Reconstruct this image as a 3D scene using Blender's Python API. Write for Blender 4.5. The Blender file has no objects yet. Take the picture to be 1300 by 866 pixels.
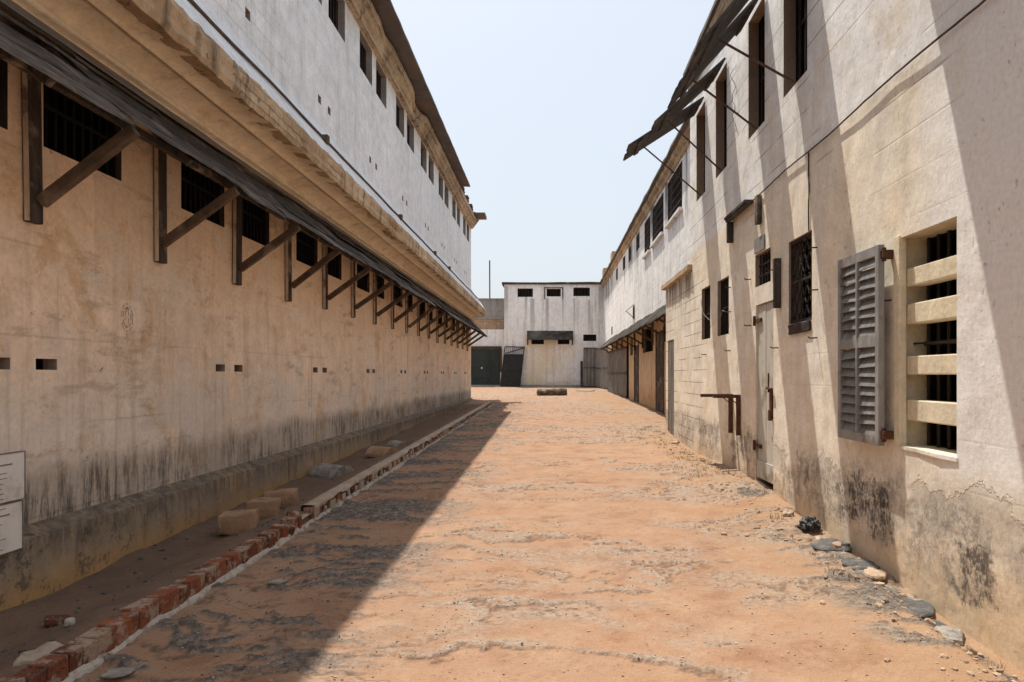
import bpy, bmesh, math, random
import numpy as np
from mathutils import Vector, noise as mnoise

random.seed(7)
rng = np.random.default_rng(11)
sc = bpy.context.scene
COL = sc.collection
EYE = 1.6                     # camera height; walls below were measured from it

# ------------------------------------------------------------------ node helpers
class T:
    def __init__(s, name):
        s.m = bpy.data.materials.new(name); s.m.use_nodes = True
        s.t = s.m.node_tree; s.t.nodes.clear()
        s.out = s.t.nodes.new('ShaderNodeOutputMaterial')
        s.b = s.t.nodes.new('ShaderNodeBsdfPrincipled')
        s.t.links.new(s.b.outputs[0], s.out.inputs[0])
        g = s.t.nodes.new('ShaderNodeNewGeometry'); s.P = g.outputs['Position']
        x = s.t.nodes.new('ShaderNodeSeparateXYZ'); s.t.links.new(s.P, x.inputs[0])
        s.x, s.y, s.z = x.outputs
    def put(s, sock, v):
        if isinstance(v, bpy.types.NodeSocket): s.t.links.new(v, sock)
        elif isinstance(v, (tuple, list)) and len(v) == 3 and sock.type == 'RGBA': sock.default_value = (*v, 1)
        else: sock.default_value = v
    def m_(s, op, a, b=0.0, c=None, clamp=False):
        n = s.t.nodes.new('ShaderNodeMath'); n.operation = op; n.use_clamp = clamp
        s.put(n.inputs[0], a); s.put(n.inputs[1], b)
        if c is not None: s.put(n.inputs[2], c)
        return n.outputs[0]
    def add(s, a, b): return s.m_('ADD', a, b)
    def sub(s, a, b): return s.m_('SUBTRACT', a, b)
    def mul(s, a, b): return s.m_('MULTIPLY', a, b)
    def sv(s, v, k):
        n = s.t.nodes.new('ShaderNodeVectorMath'); n.operation = 'MULTIPLY'
        s.put(n.inputs[0], v); n.inputs[1].default_value = k
        return n.outputs[0]
    def noise(s, scale, detail=4, rough=.55, k=None, v=None, dist=0.0):
        n = s.t.nodes.new('ShaderNodeTexNoise')
        v = v or s.P
        if k: v = s.sv(v, k)
        s.put(n.inputs['Vector'], v); n.inputs['Scale'].default_value = scale
        n.inputs['Detail'].default_value = detail; n.inputs['Roughness'].default_value = rough
        n.inputs['Distortion'].default_value = dist
        return n.outputs[0]
    def vor(s, scale, k=None, feature='F1', out=0):
        n = s.t.nodes.new('ShaderNodeTexVoronoi'); n.feature = feature
        s.put(n.inputs['Vector'], s.sv(s.P, k) if k else s.P); n.inputs['Scale'].default_value = scale
        return n.outputs[out]
    def rg(s, v, a, b, lo=0.0, hi=1.0, smooth=True):
        n = s.t.nodes.new('ShaderNodeMapRange'); n.interpolation_type = 'SMOOTHSTEP' if smooth else 'LINEAR'
        s.put(n.inputs[0], v); s.put(n.inputs[1], a); s.put(n.inputs[2], b); s.put(n.inputs[3], lo); s.put(n.inputs[4], hi)
        return n.outputs[0]
    def mix(s, f, a, b, mode='MIX'):
        n = s.t.nodes.new('ShaderNodeMix'); n.data_type = 'RGBA'; n.blend_type = mode
        s.put(n.inputs[0], f); s.put(n.inputs[6], a); s.put(n.inputs[7], b)
        return n.outputs[2]
    def scale(s, col, f):      # multiply a colour by a scalar
        n = s.t.nodes.new('ShaderNodeVectorMath'); n.operation = 'SCALE'
        s.put(n.inputs[0], col); s.put(n.inputs[3], f)
        return n.outputs[0]
    def attr(s, name):
        n = s.t.nodes.new('ShaderNodeAttribute'); n.attribute_name = name
        return n.outputs['Fac']
    def yz(s):
        n = s.t.nodes.new('ShaderNodeCombineXYZ'); s.put(n.inputs[0], s.add(s.y, s.x)); s.put(n.inputs[1], s.z)
        return n.outputs[0]
    def bricks(s, bw, bh, mortar, offset=.5):
        n = s.t.nodes.new('ShaderNodeTexBrick'); s.put(n.inputs['Vector'], s.yz()); n.offset = offset
        n.inputs['Scale'].default_value = 1; n.inputs['Brick Width'].default_value = bw; n.inputs['Row Height'].default_value = bh
        n.inputs['Mortar Size'].default_value = mortar; n.inputs['Mortar Smooth'].default_value = .3
        return n.outputs['Fac']
    def done(s, col, rough=.9, height=None, metal=0.0, spec=.25, bdist=1.0):
        s.put(s.b.inputs['Base Color'], col); s.put(s.b.inputs['Roughness'], rough)
        s.b.inputs['Metallic'].default_value = metal; s.b.inputs['Specular IOR Level'].default_value = spec
        if height is not None:
            n = s.t.nodes.new('ShaderNodeBump'); n.inputs['Strength'].default_value = 1; n.inputs['Distance'].default_value = bdist
            s.put(n.inputs['Height'], height); s.t.links.new(n.outputs[0], s.b.inputs['Normal'])
        return s.m

def plaster(name, cA, cB, cC, streak=(.2, .17, .14), ks=.35, base=None, zb=(.9, .2), kbase=.8,
            joints=.0, jsize=(.46, .24), rough_amp=1.0, split=None, extra=None, spots=.0):
    """weathered lime plaster: large tone drift, stains, runs, block joints, dirty foot"""
    t = T(name)
    n1 = t.noise(.45, 5, .6); n2 = t.noise(1.9, 6, .65); n4 = t.noise(30, 4, .6)
    st = t.noise(1.0, 6, .62, k=(5.5, 5.5, .35))
    col = t.mix(t.rg(n1, .36, .64), cA, cB)
    if split:                                   # another tone above a height
        zs, uA, uB = split
        f = t.rg(t.add(t.z, t.mul(t.sub(n2, .5), .25)), zs - .06, zs + .08)
        col = t.mix(f, col, t.mix(t.rg(n1, .36, .64), uA, uB))
    col = t.mix(t.mul(t.rg(n2, .5, .72), .55), col, cC)
    col = t.mix(t.mul(t.rg(st, .5, .74), ks), col, streak)
    if joints:
        br = t.bricks(*jsize, .009); jf = t.mul(br, t.rg(t.noise(.8, 3), .42, .62))
        col = t.mix(t.mul(jf, joints), col, streak)
    if base:
        zz = t.add(t.z, t.mul(t.sub(n2, .5), .7))
        f = t.rg(zz, zb[0], zb[1])
        sp = t.rg(t.noise(1.0, 7, .7, k=(16, 16, 2.2)), .40, .62)
        col = t.mix(t.mul(f, t.mul(t.add(t.mul(sp, .75), .25), kbase)), col, base)
    if spots:
        sp = t.rg(t.noise(9, 6, .7), .60, .68); gate = t.rg(t.noise(.9, 3), .5, .62)
        col = t.mix(t.mul(t.mul(sp, gate), spots), col, streak)
    n3 = t.noise(4.2, 9, .72)
    col = t.scale(col, t.rg(n3, .33, .67, .86, 1.14, False))
    h = t.add(t.mul(t.noise(1.3, 2), .035), t.mul(n4, .0014 * rough_amp)) if name in ('left_plaster', 'right_plaster', 'white_plaster', 'far_white') else t.mul(n4, .0014 * rough_amp)
    h = t.add(h, t.add(t.mul(n2, .014 * rough_amp), t.mul(t.noise(11, 8, .66), .0045 * rough_amp)))
    if joints: h = t.sub(h, t.mul(jf, .004))
    if extra: col, h = extra(t, col, h, n1, n2)
    col = t.scale(col, t.rg(n4, .25, .75, .88, 1.1, False))
    return t.done(col, .93, h, spec=.15)

def simple(name, a, b, scale=6, k=None, rough=.85, bump=.003, metal=0., spec=.25, c=None, attrname=None, bscale=30):
    t = T(name)
    n = t.noise(scale, 6, .62, k=k)
    col = t.mix(t.rg(n, .32, .68), a, b)
    if c: col = t.mix(t.mul(t.rg(t.noise(scale * .5, 6, .65), .52, .66), .85), col, c)
    if attrname: col = t.scale(col, t.rg(t.attr(attrname), 0, 1, .35, 1.5, False))
    h = t.add(t.mul(t.noise(bscale, 4, k=k), bump), t.mul(n, bump))
    return t.done(col, rough, h, metal, spec)

# --- materials
def left_extra(t, col, h, n1, n2):
    # ochre washes high up, pale chalky lower half, smears, flaking, dark runs at the foot
    f = t.rg(t.add(t.z, t.mul(t.sub(n1, .5), 1.8)), 1.9, 3.0)
    col = t.mix(t.mul(f, .55), col, (.82, .60, .41))
    pale = t.mul(t.rg(t.add(t.z, t.mul(t.sub(n2, .5), 1.4)), 1.95, 1.15), t.rg(t.noise(.6, 5, .65), .35, .55))
    col = t.mix(t.mul(pale, .85), col, (.72, .665, .60))
    oc = t.mul(t.rg(t.noise(1.2, 8, .72, k=(1, 1, .9), dist=.5), .53, .66), .75)
    col = t.mix(oc, col, (.60, .385, .195))
    sm = t.mul(t.rg(t.noise(1.0, 8, .7, k=(1.3, 1.3, 4.5)), .54, .66), .55)
    col = t.mix(sm, col, (.40, .295, .21))
    lt = t.mul(t.rg(t.noise(2.4, 8, .74, k=(1, .7, 1.6)), .54, .61), .6)
    col = t.mix(lt, col, (.80, .71, .60))
    vs = t.mul(t.rg(t.noise(1.0, 6, .65, k=(9, 9, .3)), .53, .68), t.rg(t.add(t.z, t.mul(t.sub(n1, .5), 1.5)), 2.4, 1.2, .10, .42))
    col = t.mix(vs, col, (.45, .36, .28))
    cell = t.t.nodes.new('ShaderNodeTexWhiteNoise'); cell.noise_dimensions = '1D'
    t.put(cell.inputs['W'], t.m_('FLOOR', t.add(t.mul(t.y, .62), t.mul(t.m_('FLOOR', t.mul(t.z, .9)), .37))))
    col = t.scale(col, t.rg(cell.outputs[0], 0, 1, .93, 1.06, False))
    ck = t.mul(t.rg(t.noise(17, 8, .78, k=(1, .8, .8)), .585, .65), t.rg(t.noise(1.3, 4), .48, .6, .0, .75))
    col = t.mix(ck, col, (.17, .14, .12))
    dk = t.mul(t.rg(t.add(t.z, t.mul(t.sub(n2, .5), .45)), 1.10, .78), t.rg(t.noise(1.0, 8, .8, k=(15, 15, 2.2)), .43, .60))
    dk = t.mul(dk, t.rg(t.noise(.8, 6, .7), .40, .56, .12, 1.0))
    col = t.mix(t.mul(t.rg(t.add(t.z, t.mul(t.sub(n2, .5), .35)), 1.06, .84), .5), col, (.30, .255, .21))
    col = t.mix(t.mul(dk, .85), col, (.085, .075, .068))
    return col, h
def plinth_extra(t, col, h, n1, n2):
    zz = t.add(t.z, t.mul(t.sub(n2, .5), .3))
    col = t.mix(t.mul(t.rg(zz, .38, .15), .7), col, (.47, .27, .10))
    g = t.mul(t.rg(zz, .30, .52), t.rg(t.noise(1.0, 8, .8, k=(14, 14, 2.5)), .40, .58, .15, 1.0))
    col = t.mix(t.mul(g, .75), col, (.10, .088, .078))
    b = t.mul(t.rg(t.noise(6, 9, .8), .52, .60), t.rg(t.add(t.y, t.mul(n1, 3)), 9.5, 5.0, .25, 1.0))
    return t.mix(t.mul(b, .75), col, (.055, .05, .046)), h
def stain_y(t, y, w, z, hgt, seed=0):
    a = t.rg(t.m_('ABSOLUTE', t.sub(t.add(t.y, t.mul(t.sub(t.noise(2.2 + seed, 6, .7), .5), 1.0)), y)), w, w * .6)
    b = t.rg(t.m_('ABSOLUTE', t.sub(t.add(t.z, t.mul(t.sub(t.noise(3.1 + seed, 7, .72), .5), .75)), z)), hgt, hgt * .6)
    return t.mul(a, b)
def right_extra(t, col, h, n1, n2):
    # foot: ochre splash, peeled render with black mould, two black patches
    zz = t.add(t.z, t.mul(t.sub(n2, .5), .5))
    och = t.mul(t.rg(zz, .80, .22), .6)
    col = t.mix(och, col, (.58, .385, .20))
    edge = t.add(t.z, t.mul(t.sub(t.noise(1.7, 7, .7), .5), .9))
    peel = t.mul(t.rg(edge, .83, .80), t.rg(t.noise(.8, 4), .43, .50))
    pm = t.mul(peel, t.rg(edge, .48, .56))
    col = t.mix(t.mul(pm, .6), col, (.58, .52, .44))
    gm = t.mul(t.mul(t.rg(zz, 1.0, .72), t.rg(zz, .18, .40)), t.rg(t.noise(1.1, 9, .78), .40, .54))
    gm = t.mul(gm, t.rg(t.noise(13, 8, .8), .42, .55, .15, 1.0))
    col = t.mix(t.mul(gm, .75), col, (.215, .20, .185))
    h = t.sub(h, t.mul(peel, .006))
    mould = t.rg(t.add(t.noise(1.0, 9, .8, k=(34, 34, 20)), t.mul(t.sub(t.noise(5, 6, .7), .5), .7)), .40, .56)
    m = t.add(t.add(stain_y(t, 5.5, .62, .56, .26), t.mul(stain_y(t, 4.05, .20, .42, .22, 1), .9)),
              t.add(t.mul(stain_y(t, 6.75, .2, .66, .18, 2), .6), t.add(t.mul(stain_y(t, 9.1, .4, .62, .16, 3), .7), t.mul(stain_y(t, 10.9, .9, .75, .16, 4), .6))))
    col = t.mix(t.mul(t.m_('MINIMUM', m, 1.0), t.mul(mould, .92)), col, (.05, .047, .045))
    och2 = t.mul(t.rg(t.noise(3.2, 7, .75, k=(1, 1.0, .8)), .585, .66), .45)
    col = t.mix(och2, col, (.52, .37, .19))
    chip = t.mul(t.rg(t.noise(16, 6, .75, k=(1, 1, .8)), .60, .66), t.rg(t.noise(1.3, 3), .45, .6))
    col = t.mix(t.mul(chip, .5), col, (.40, .31, .21))
    h = t.sub(h, t.mul(chip, .004))
    wh = t.mul(t.rg(t.add(t.y, t.mul(t.sub(n2, .5), 1.2)), 4.75, 4.2), t.rg(zz, .85, 1.15))
    col = t.mix(t.mul(wh, .9), col, (.87, .865, .85))
    bl = t.mul(t.rg(t.noise(1.6, 8, .72, dist=.4), .53, .68), .5)
    col = t.mix(bl, col, (.74, .64, .50))
    gr = t.mul(t.rg(t.noise(1.0, 7, .7, k=(3, 3, .5)), .52, .66), .35)
    col = t.mix(gr, col, (.66, .635, .60))
    bj = t.mul(t.bricks(.40, .21, .010, 0), t.mul(t.rg(t.add(t.y, t.mul(t.sub(n2, .5), 2.0)), 10.8, 11.8), t.rg(t.noise(1.1, 4), .38, .52)))
    bj = t.mul(bj, t.rg(t.z, 3.5, 3.2))
    col = t.mix(t.mul(bj, .6), col, (.20, .16, .13)); h = t.sub(h, t.mul(bj, .006))
    dr = t.mul(t.mul(t.rg(t.y, 11.9, 12.2), t.rg(t.z, 3.56, 3.5)), t.rg(t.add(t.z, t.mul(n2, .5)), 2.9, 3.75, 0, 1))
    dr = t.mul(dr, t.rg(t.noise(1.0, 6, .7, k=(5, 5, .4)), .42, .55))
    col = t.mix(t.mul(dr, .85), col, (.10, .085, .07))
    rows = t.bricks(60, .30, .009, 0)
    jf = t.mul(t.mul(rows, t.rg(t.noise(.9, 3), .45, .60)), t.rg(t.z, 3.0, 3.8, .12, 1.0))
    col = t.mix(t.mul(jf, .6), col, (.30, .25, .20)); h = t.sub(h, t.mul(jf, .005))
    return col, h
def upl_extra(t, col, h, n1, n2):
    f = t.mul(t.rg(t.add(t.z, t.mul(t.sub(n2, .5), .8)), 7.5, 8.1), .6)
    col = t.mix(f, col, (.56, .44, .28))
    br = t.mul(t.rg(t.noise(3.5, 6, .7), .62, .70), .35)
    return t.mix(br, col, (.42, .36, .30)), h

M = {}
M['left_plaster'] = plaster('left_plaster', (.85, .67, .52), (.81, .65, .51), (.70, .52, .37), (.22, .16, .11), .30,
                            base=(.10, .085, .075), zb=(1.05, .70), kbase=.7, joints=.22, jsize=(1.35, .62), extra=left_extra, rough_amp=.7)
M['plinth_plaster'] = plaster('plinth_plaster', (.36, .275, .19), (.28, .225, .17), (.46, .27, .11), (.07, .06, .053), .9,
                              rough_amp=1.2, spots=.9, extra=plinth_extra)
M['white_plaster'] = plaster('white_plaster', (.87, .875, .88), (.80, .805, .81), (.82, .80, .765), (.42, .40, .375), .4,
                             joints=.25, jsize=(.46, .23), extra=upl_extra, rough_amp=.8, spots=.4)
M['right_plaster'] = plaster('right_plaster', (.86, .775, .635), (.85, .795, .70), (.80, .675, .49), (.46, .37, .29), .25,
                             split=(3.75, (.89, .885, .87), (.83, .825, .81)), joints=.0, extra=right_extra, rough_amp=.75)
def far_extra(t, col, h, n1, n2):
    g = t.mul(t.rg(t.add(t.z, t.mul(t.sub(n2, .5), 2.5)), 5.2, 7.3), t.rg(t.noise(1.0, 6, .7, k=(.95, .95, .10)), .49, .56))
    col = t.mix(t.mul(g, .85), col, (.075, .066, .058))
    pk = t.mul(t.rg(t.noise(1.6, 9, .76), .56, .64), .55)
    return t.mix(pk, col, (.46, .42, .37)), h
M['far_white'] = plaster('far_white', (.86, .85, .82), (.78, .77, .745), (.76, .71, .64), (.16, .14, .12), .5, joints=.55, jsize=(3.0, .30), extra=far_extra)
M['far_peach'] = plaster('far_peach', (.62, .43, .26), (.68, .52, .36), (.44, .26, .13), (.16, .09, .05), .7,
                         base=(.30, .14, .06), zb=(1.5, .7), kbase=.7)
def back_extra(t, col, h, n1, n2):
    inx = t.rg(t.m_('ABSOLUTE', t.add(t.add(t.x, .1), t.mul(t.sub(n2, .5), .8))), 1.75, 1.5)
    oc = t.mul(t.mul(t.mul(t.rg(t.z, 4.15, 3.9), inx), t.rg(t.noise(.9, 8, .74), .38, .58, .15, 1.0)), 1.0)
    for wx_, zt_, w_ in ((-1.25, 6.7, .22), (-.3, 6.7, .16), (-1.7, 7.3, .1), (1.5, 6.7, .1), (2.5, 6.6, .12), (3.3, 7.5, .25), (-3.0, 7.5, .2), (.75, 7.4, .08)):
        rn = t.rg(t.m_('ABSOLUTE', t.sub(t.add(t.x, t.mul(t.sub(t.noise(1.0, 4, k=(2, 2, .4)), .5), .25)), wx_)), w_, w_*.3)
        rn = t.mul(t.mul(rn, t.rg(t.z, zt_, zt_-.1)), t.rg(t.z, zt_-3.2, zt_-.4, .1, .6))
        col = t.mix(rn, col, (.27, .245, .22))
    return t.mix(t.mul(oc, .62), col, (.74, .58, .36)), h
M['back_plaster'] = plaster('back_plaster', (.86, .85, .83), (.79, .78, .765), (.76, .71, .63), (.28, .255, .235), .6,
                            base=(.25, .2, .15), zb=(1.3, .9), kbase=.6, joints=.12, jsize=(.9, .4), extra=back_extra)
M['soffit'] = plaster('soffit', (.86, .725, .55), (.80, .67, .50), (.70, .53, .35), (.30, .21, .14), .4, rough_amp=.7, spots=.5)
M['lip'] = plaster('lip', (.64, .50, .34), (.45, .32, .20), (.30, .19, .11), (.07, .052, .04), .9, rough_amp=2.5, spots=1.0, joints=.5, jsize=(.24, .09))
M['ochre_brick'] = plaster('ochre_brick', (.56, .42, .27), (.34, .245, .155), (.66, .57, .45), (.07, .054, .042), 1.0, spots=.9, rough_amp=2.2, joints=.6, jsize=(.24, .08))
M['reveal'] = plaster('reveal', (.36, .27, .20), (.30, .235, .19), (.26, .18, .12), (.12, .09, .07), .4)
M['louvre_plaster'] = plaster('louvre_plaster', (.80, .71, .52), (.75, .68, .53), (.64, .52, .33), (.3, .2, .12), .3, rough_amp=1)
M['reveal_grey'] = plaster('reveal_grey', (.36, .315, .28), (.29, .255, .23), (.24, .19, .15), (.1, .085, .075), .5)
M['interior_shade'] = simple('interior_shade', (.022, .019, .017), (.012, .011, .010), 2, rough=.95)  # near-black colour paints in the darkness of the unlit rooms
M['wood_dark'] = simple('wood_dark', (.085, .067, .054), (.04, .033, .029), 5, k=(4, 4, .6), bump=.006, c=(.30, .235, .18))
M['wood_pale'] = simple('wood_pale', (.66, .54, .42), (.50, .40, .30), 7, k=(4, 4, 1), c=(.12, .09, .07), bump=.006)
M['wood_brace'] = simple('wood_brace', (.13, .088, .06), (.065, .045, .033), 8, bump=.005, c=(.24, .18, .13))
M['awning_board'] = simple('awning_board', (.14, .112, .09), (.040, .033, .028), 4, k=(7, 1.0, 7), bump=.02, c=(.27, .225, .185), attrname='tint')
M['flashing'] = simple('flashing', (.20, .20, .205), (.14, .138, .14), 3, rough=.6, c=(.17, .13, .10))
M['roof_sheet'] = simple('roof_sheet', (.16, .13, .11), (.10, .085, .075), 3, c=(.23, .13, .08))
M['shutter_board'] = simple('shutter_board', (.075, .069, .064), (.04, .037, .035), 5, k=(1, 6, 1), bump=.006, c=(.13, .12, .11))
M['grey_paint'] = simple('grey_paint', (.215, .21, .207), (.14, .137, .135), 7, k=(3, 3, .8), bump=.002, c=(.12, .105, .092), rough=.7)
M['frame_paint'] = simple('frame_paint', (.33, .325, .32), (.24, .235, .23), 7, k=(3, 3, .8), bump=.002, c=(.17, .14, .12), rough=.7)
M['door_paint'] = simple('door_paint', (.60, .57, .50), (.47, .45, .40), 6, k=(4, 9, .5), bump=.004, c=(.29, .235, .17), rough=.75)
M['iron'] = simple('iron', (.045, .034, .03), (.026, .022, .021), 9, rough=.75, c=(.09, .04, .022))
M['rust'] = simple('rust', (.13, .055, .028), (.06, .03, .02), 14, rough=.9, bump=.002)
M['rod'] = simple('rod', (.13, .085, .06), (.07, .05, .04), 12)
M['black_rubber'] = simple('black_rubber', (.018, .017, .017), (.012, .012, .012), 8, rough=.6)
M['concrete'] = simple('concrete', (.36, .33, .29), (.26, .235, .21), 4, c=(.16, .14, .12), bump=.006)
M['coping'] = simple('coping', (.50, .37, .23), (.38, .27, .17), 4, c=(.12, .1, .085), bump=.006)
M['mortar'] = simple('mortar', (.50, .46, .41), (.36, .32, .27), 12, c=(.22, .17, .13), bump=.01, bscale=45)
M['kerb_render'] = simple('kerb_render', (.43, .345, .27), (.33, .25, .18), 8, c=(.45, .40, .35), bump=.01, bscale=40)
def brickmat():
    t = T('kerb_brick'); a = t.attr('tint'); n = t.noise(14, 6, .65)
    col = t.mix(a, (.14, .05, .03), (.31, .11, .055))
    col = t.mix(t.mul(t.rg(n, .48, .62), .8), col, (.09, .05, .04))
    col = t.mix(t.mul(t.rg(t.noise(7, 8, .72), .48, .58), .9), col, (.38, .29, .225))
    col = t.scale(col, t.rg(t.noise(45, 5, .7), .3, .7, .7, 1.2, False))
    return t.done(col, .92, t.mul(t.noise(40, 5), .010), spec=.15)
M['kerb_brick'] = brickmat()
M['earth_block'] = simple('earth_block', (.38, .235, .14), (.27, .165, .10), 7, c=(.44, .31, .21), bump=.01, bscale=28)
M['stone_grey'] = simple('stone_grey', (.34, .31, .27), (.21, .19, .17), 9, c=(.12, .11, .10), bump=.012)
M['asphalt_lump'] = simple('asphalt_lump', (.135, .13, .125), (.075, .073, .072), 22, c=(.22, .19, .165), bump=.012, bscale=60)
M['pale_stone'] = simple('pale_stone', (.48, .37, .27), (.36, .25, .17), 12, c=(.28, .2, .15), bump=.01)
M['bark'] = simple('bark', (.17, .125, .09), (.06, .047, .037), 10, c=(.34, .27, .2), bump=.03, bscale=18)
M['tin_grey'] = simple('tin_grey', (.22, .205, .185), (.14, .13, .12), 3, k=(2, 2, .5), rough=.65, c=(.26, .19, .12), metal=.0)
M['tin_dark'] = simple('tin_dark', (.11, .098, .085), (.03, .027, .025), 1.6, k=(2, 2, 2), rough=.95, c=(.17, .15, .13), spec=.05, bump=.03)
M['tin_mid'] = simple('tin_mid', (.20, .18, .155), (.11, .10, .088), 1.5, k=(2, 2, .6), rough=.85, c=(.24, .20, .16))
M['gate_green'] = simple('gate_green', (.038, .05, .044), (.025, .032, .03), 2, rough=.6, c=(.05, .05, .048))
M['gate_black'] = simple('gate_black', (.03, .028, .027), (.018, .017, .017), 4, rough=.7)
M['board_white'] = simple('board_white', (.74, .725, .70), (.64, .62, .595), 5, rough=.7, bump=.0005, c=(.44, .38, .32))
M['print'] = simple('print', (.20, .19, .19), (.16, .15, .15), 5, bump=0.)
M['sign_faded'] = simple('sign_faded', (.20, .195, .185), (.31, .30, .285), 26, rough=.8, c=(.1, .095, .09))
M['scratch'] = simple('scratch', (.40, .32, .25), (.30, .24, .19), 9)
M['plastic_bag'] = simple('plastic_bag', (.012, .012, .013), (.03, .029, .028), 9, rough=.5, spec=.4, bump=.006)
M['dry_weed'] = simple('dry_weed', (.20, .17, .08), (.34, .26, .14), 3)
M['block_grey'] = plaster('block_grey', (.33, .315, .29), (.27, .26, .245), (.22, .2, .18), (.09, .085, .08), .6, joints=.8, jsize=(.5, .33), rough_amp=2)
M['rubble_brick'] = plaster('rubble_brick', (.42, .30, .20), (.30, .21, .14), (.5, .4, .3), (.08, .06, .05), .7, joints=.9, jsize=(.4, .2), rough_amp=4)

def groundmat():
    t = T('laterite')
    n1 = t.noise(.55, 5, .6); n2 = t.noise(3.2, 6, .65); n3 = t.noise(26, 5, .65); n5 = t.noise(110, 3, .6)
    a = t.attr('asph'); bit = t.attr('bit'); tr = t.attr('trench'); step_shade = t.attr('edge')
    dirt = t.mix(t.rg(n1, .36, .64), (.345, .208, .132), (.355, .222, .147))
    dirt = t.mix(t.mul(t.rg(n2, .48, .66), .7), dirt, (.40, .27, .182))
    dirt = t.mix(t.mul(t.rg(n2, .48, .34), .6), dirt, (.25, .13, .076))
    dirt = t.mix(t.mul(t.rg(t.noise(9, 8, .75), .54, .66), .55), dirt, (.235, .145, .095))
    dirt = t.mix(t.mul(t.rg(n3, .55, .66), .5), dirt, (.25, .16, .105))
    rim = t.rg(t.add(t.x, t.mul(t.sub(n2, .5), 1.2)), 1.1, 2.2)
    dirt = t.mix(t.mul(rim, .4), dirt, (.34, .225, .13))
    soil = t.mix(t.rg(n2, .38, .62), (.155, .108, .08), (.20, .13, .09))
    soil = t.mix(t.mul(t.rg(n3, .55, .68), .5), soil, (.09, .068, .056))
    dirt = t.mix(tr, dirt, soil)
    grit = t.mix(t.rg(n3, .35, .62), (.22, .185, .155), (.42, .355, .29))
    grit = t.mix(t.mul(t.rg(n5, .55, .66), .7), grit, (.10, .09, .082))
    col = t.mix(t.mul(a, t.rg(t.noise(20, 6, .75), .38, .52, .1, 1.0)), dirt, grit)
    tar = t.mix(t.rg(n3, .4, .66), (.085, .08, .077), (.18, .155, .135))
    col = t.mix(t.mul(bit, t.rg(t.noise(11, 7, .75), .38, .54, .15, 1.0)), col, tar)
    col = t.mix(t.mul(step_shade, t.rg(t.noise(9, 5, .7), .36, .52, .3, .95)), col, (.10, .07, .055))  # dark line in the colour along each step, standing for its shade and cracks
    col = t.scale(col, t.rg(n5, .3, .7, .86, 1.12, False))
    h = t.add(t.mul(n3, .014), t.add(t.mul(n5, .004), t.mul(t.mul(t.noise(60, 4, .7), .008), t.add(a, .25))))
    return t.done(col, .95, h, spec=.1)
M['ground'] = groundmat()

# ------------------------------------------------------------------ mesh helpers
class MB:
    def __init__(s): s.v = []; s.f = []; s.mi = []; s.tint = []; s.ct = .5
    def quad(s, a, b, c, d, mi=0):
        i = len(s.v); s.v += [tuple(a), tuple(b), tuple(c), tuple(d)]; s.f.append((i, i+1, i+2, i+3)); s.mi.append(mi); s.tint.append(s.ct)
    def hexa(s, p, mi=0):      # eight corners, bottom ring then top ring
        i = len(s.v); s.v += [tuple(q) for q in p]
        for q in ((3,2,1,0),(4,5,6,7),(0,1,5,4),(1,2,6,5),(2,3,7,6),(3,0,4,7)):
            s.f.append(tuple(i+k for k in q)); s.mi.append(mi); s.tint.append(s.ct)
    def box(s, x0, x1, y0, y1, z0, z1, mi=0, j=0.):
        p = [(x0,y0,z0),(x1,y0,z0),(x1,y1,z0),(x0,y1,z0),(x0,y0,z1),(x1,y0,z1),(x1,y1,z1),(x0,y1,z1)]
        if j: p = [tuple(c+random.uniform(-j, j) for c in q) for q in p]
        s.hexa(p, mi)
    def bar(s, p, q, w, h, up=(0,0,1), mi=0):
        p, q = Vector(p), Vector(q); d = (q-p).normalized(); u = Vector(up)
        r = d.cross(u)
        if r.length < 1e-4: r = d.cross(Vector((0,1,0)))
        r.normalize(); u = r.cross(d).normalized(); r *= w/2; u *= h/2
        s.hexa([p-r-u, p+r-u, q+r-u, q-r-u, p-r+u, p+r+u, q+r+u, q-r+u], mi)
    def tube(s, pts, r, n=8, mi=0):
        pts = [Vector(p) for p in pts]; rings = []
        for k, p in enumerate(pts):
            d = (pts[min(k+1, len(pts)-1)] - pts[max(k-1, 0)]).normalized()
            a = d.cross(Vector((0,0,1)))
            if a.length < .05: a = d.cross(Vector((1,0,0)))
            a.normalize(); b = d.cross(a)
            i = len(s.v); rings.append(i)
            for m in range(n):
                t = 2*math.pi*m/n; s.v.append(tuple(p + r*(math.cos(t)*a + math.sin(t)*b)))
        for i, j in zip(rings, rings[1:]):
            for m in range(n):
                s.f.append((i+m, i+(m+1) % n, j+(m+1) % n, j+m)); s.mi.append(mi); s.tint.append(s.ct)
        for i, rev in ((rings[0], 1), (rings[-1], 0)):
            f = tuple(range(i, i+n)); s.f.append(f[::-1] if rev else f); s.mi.append(mi); s.tint.append(s.ct)
    def sweep(s, prof, ys, jit=None, mi=0):     # profile in (x,z) swept along y
        n = len(prof); i0 = len(s.v)
        for y in ys:
            for k, (x, z) in enumerate(prof):
                dx, dy, dz = jit(k, x, y, z) if jit else (0, 0, 0)
                s.v.append((x+dx, y+dy, z+dz))
        for a in range(len(ys)-1):
            for k in range(n-1):
                i = i0 + a*n + k
                s.f.append((i, i+1, i+1+n, i+n)); s.mi.append(mi); s.tint.append(s.ct)

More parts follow.
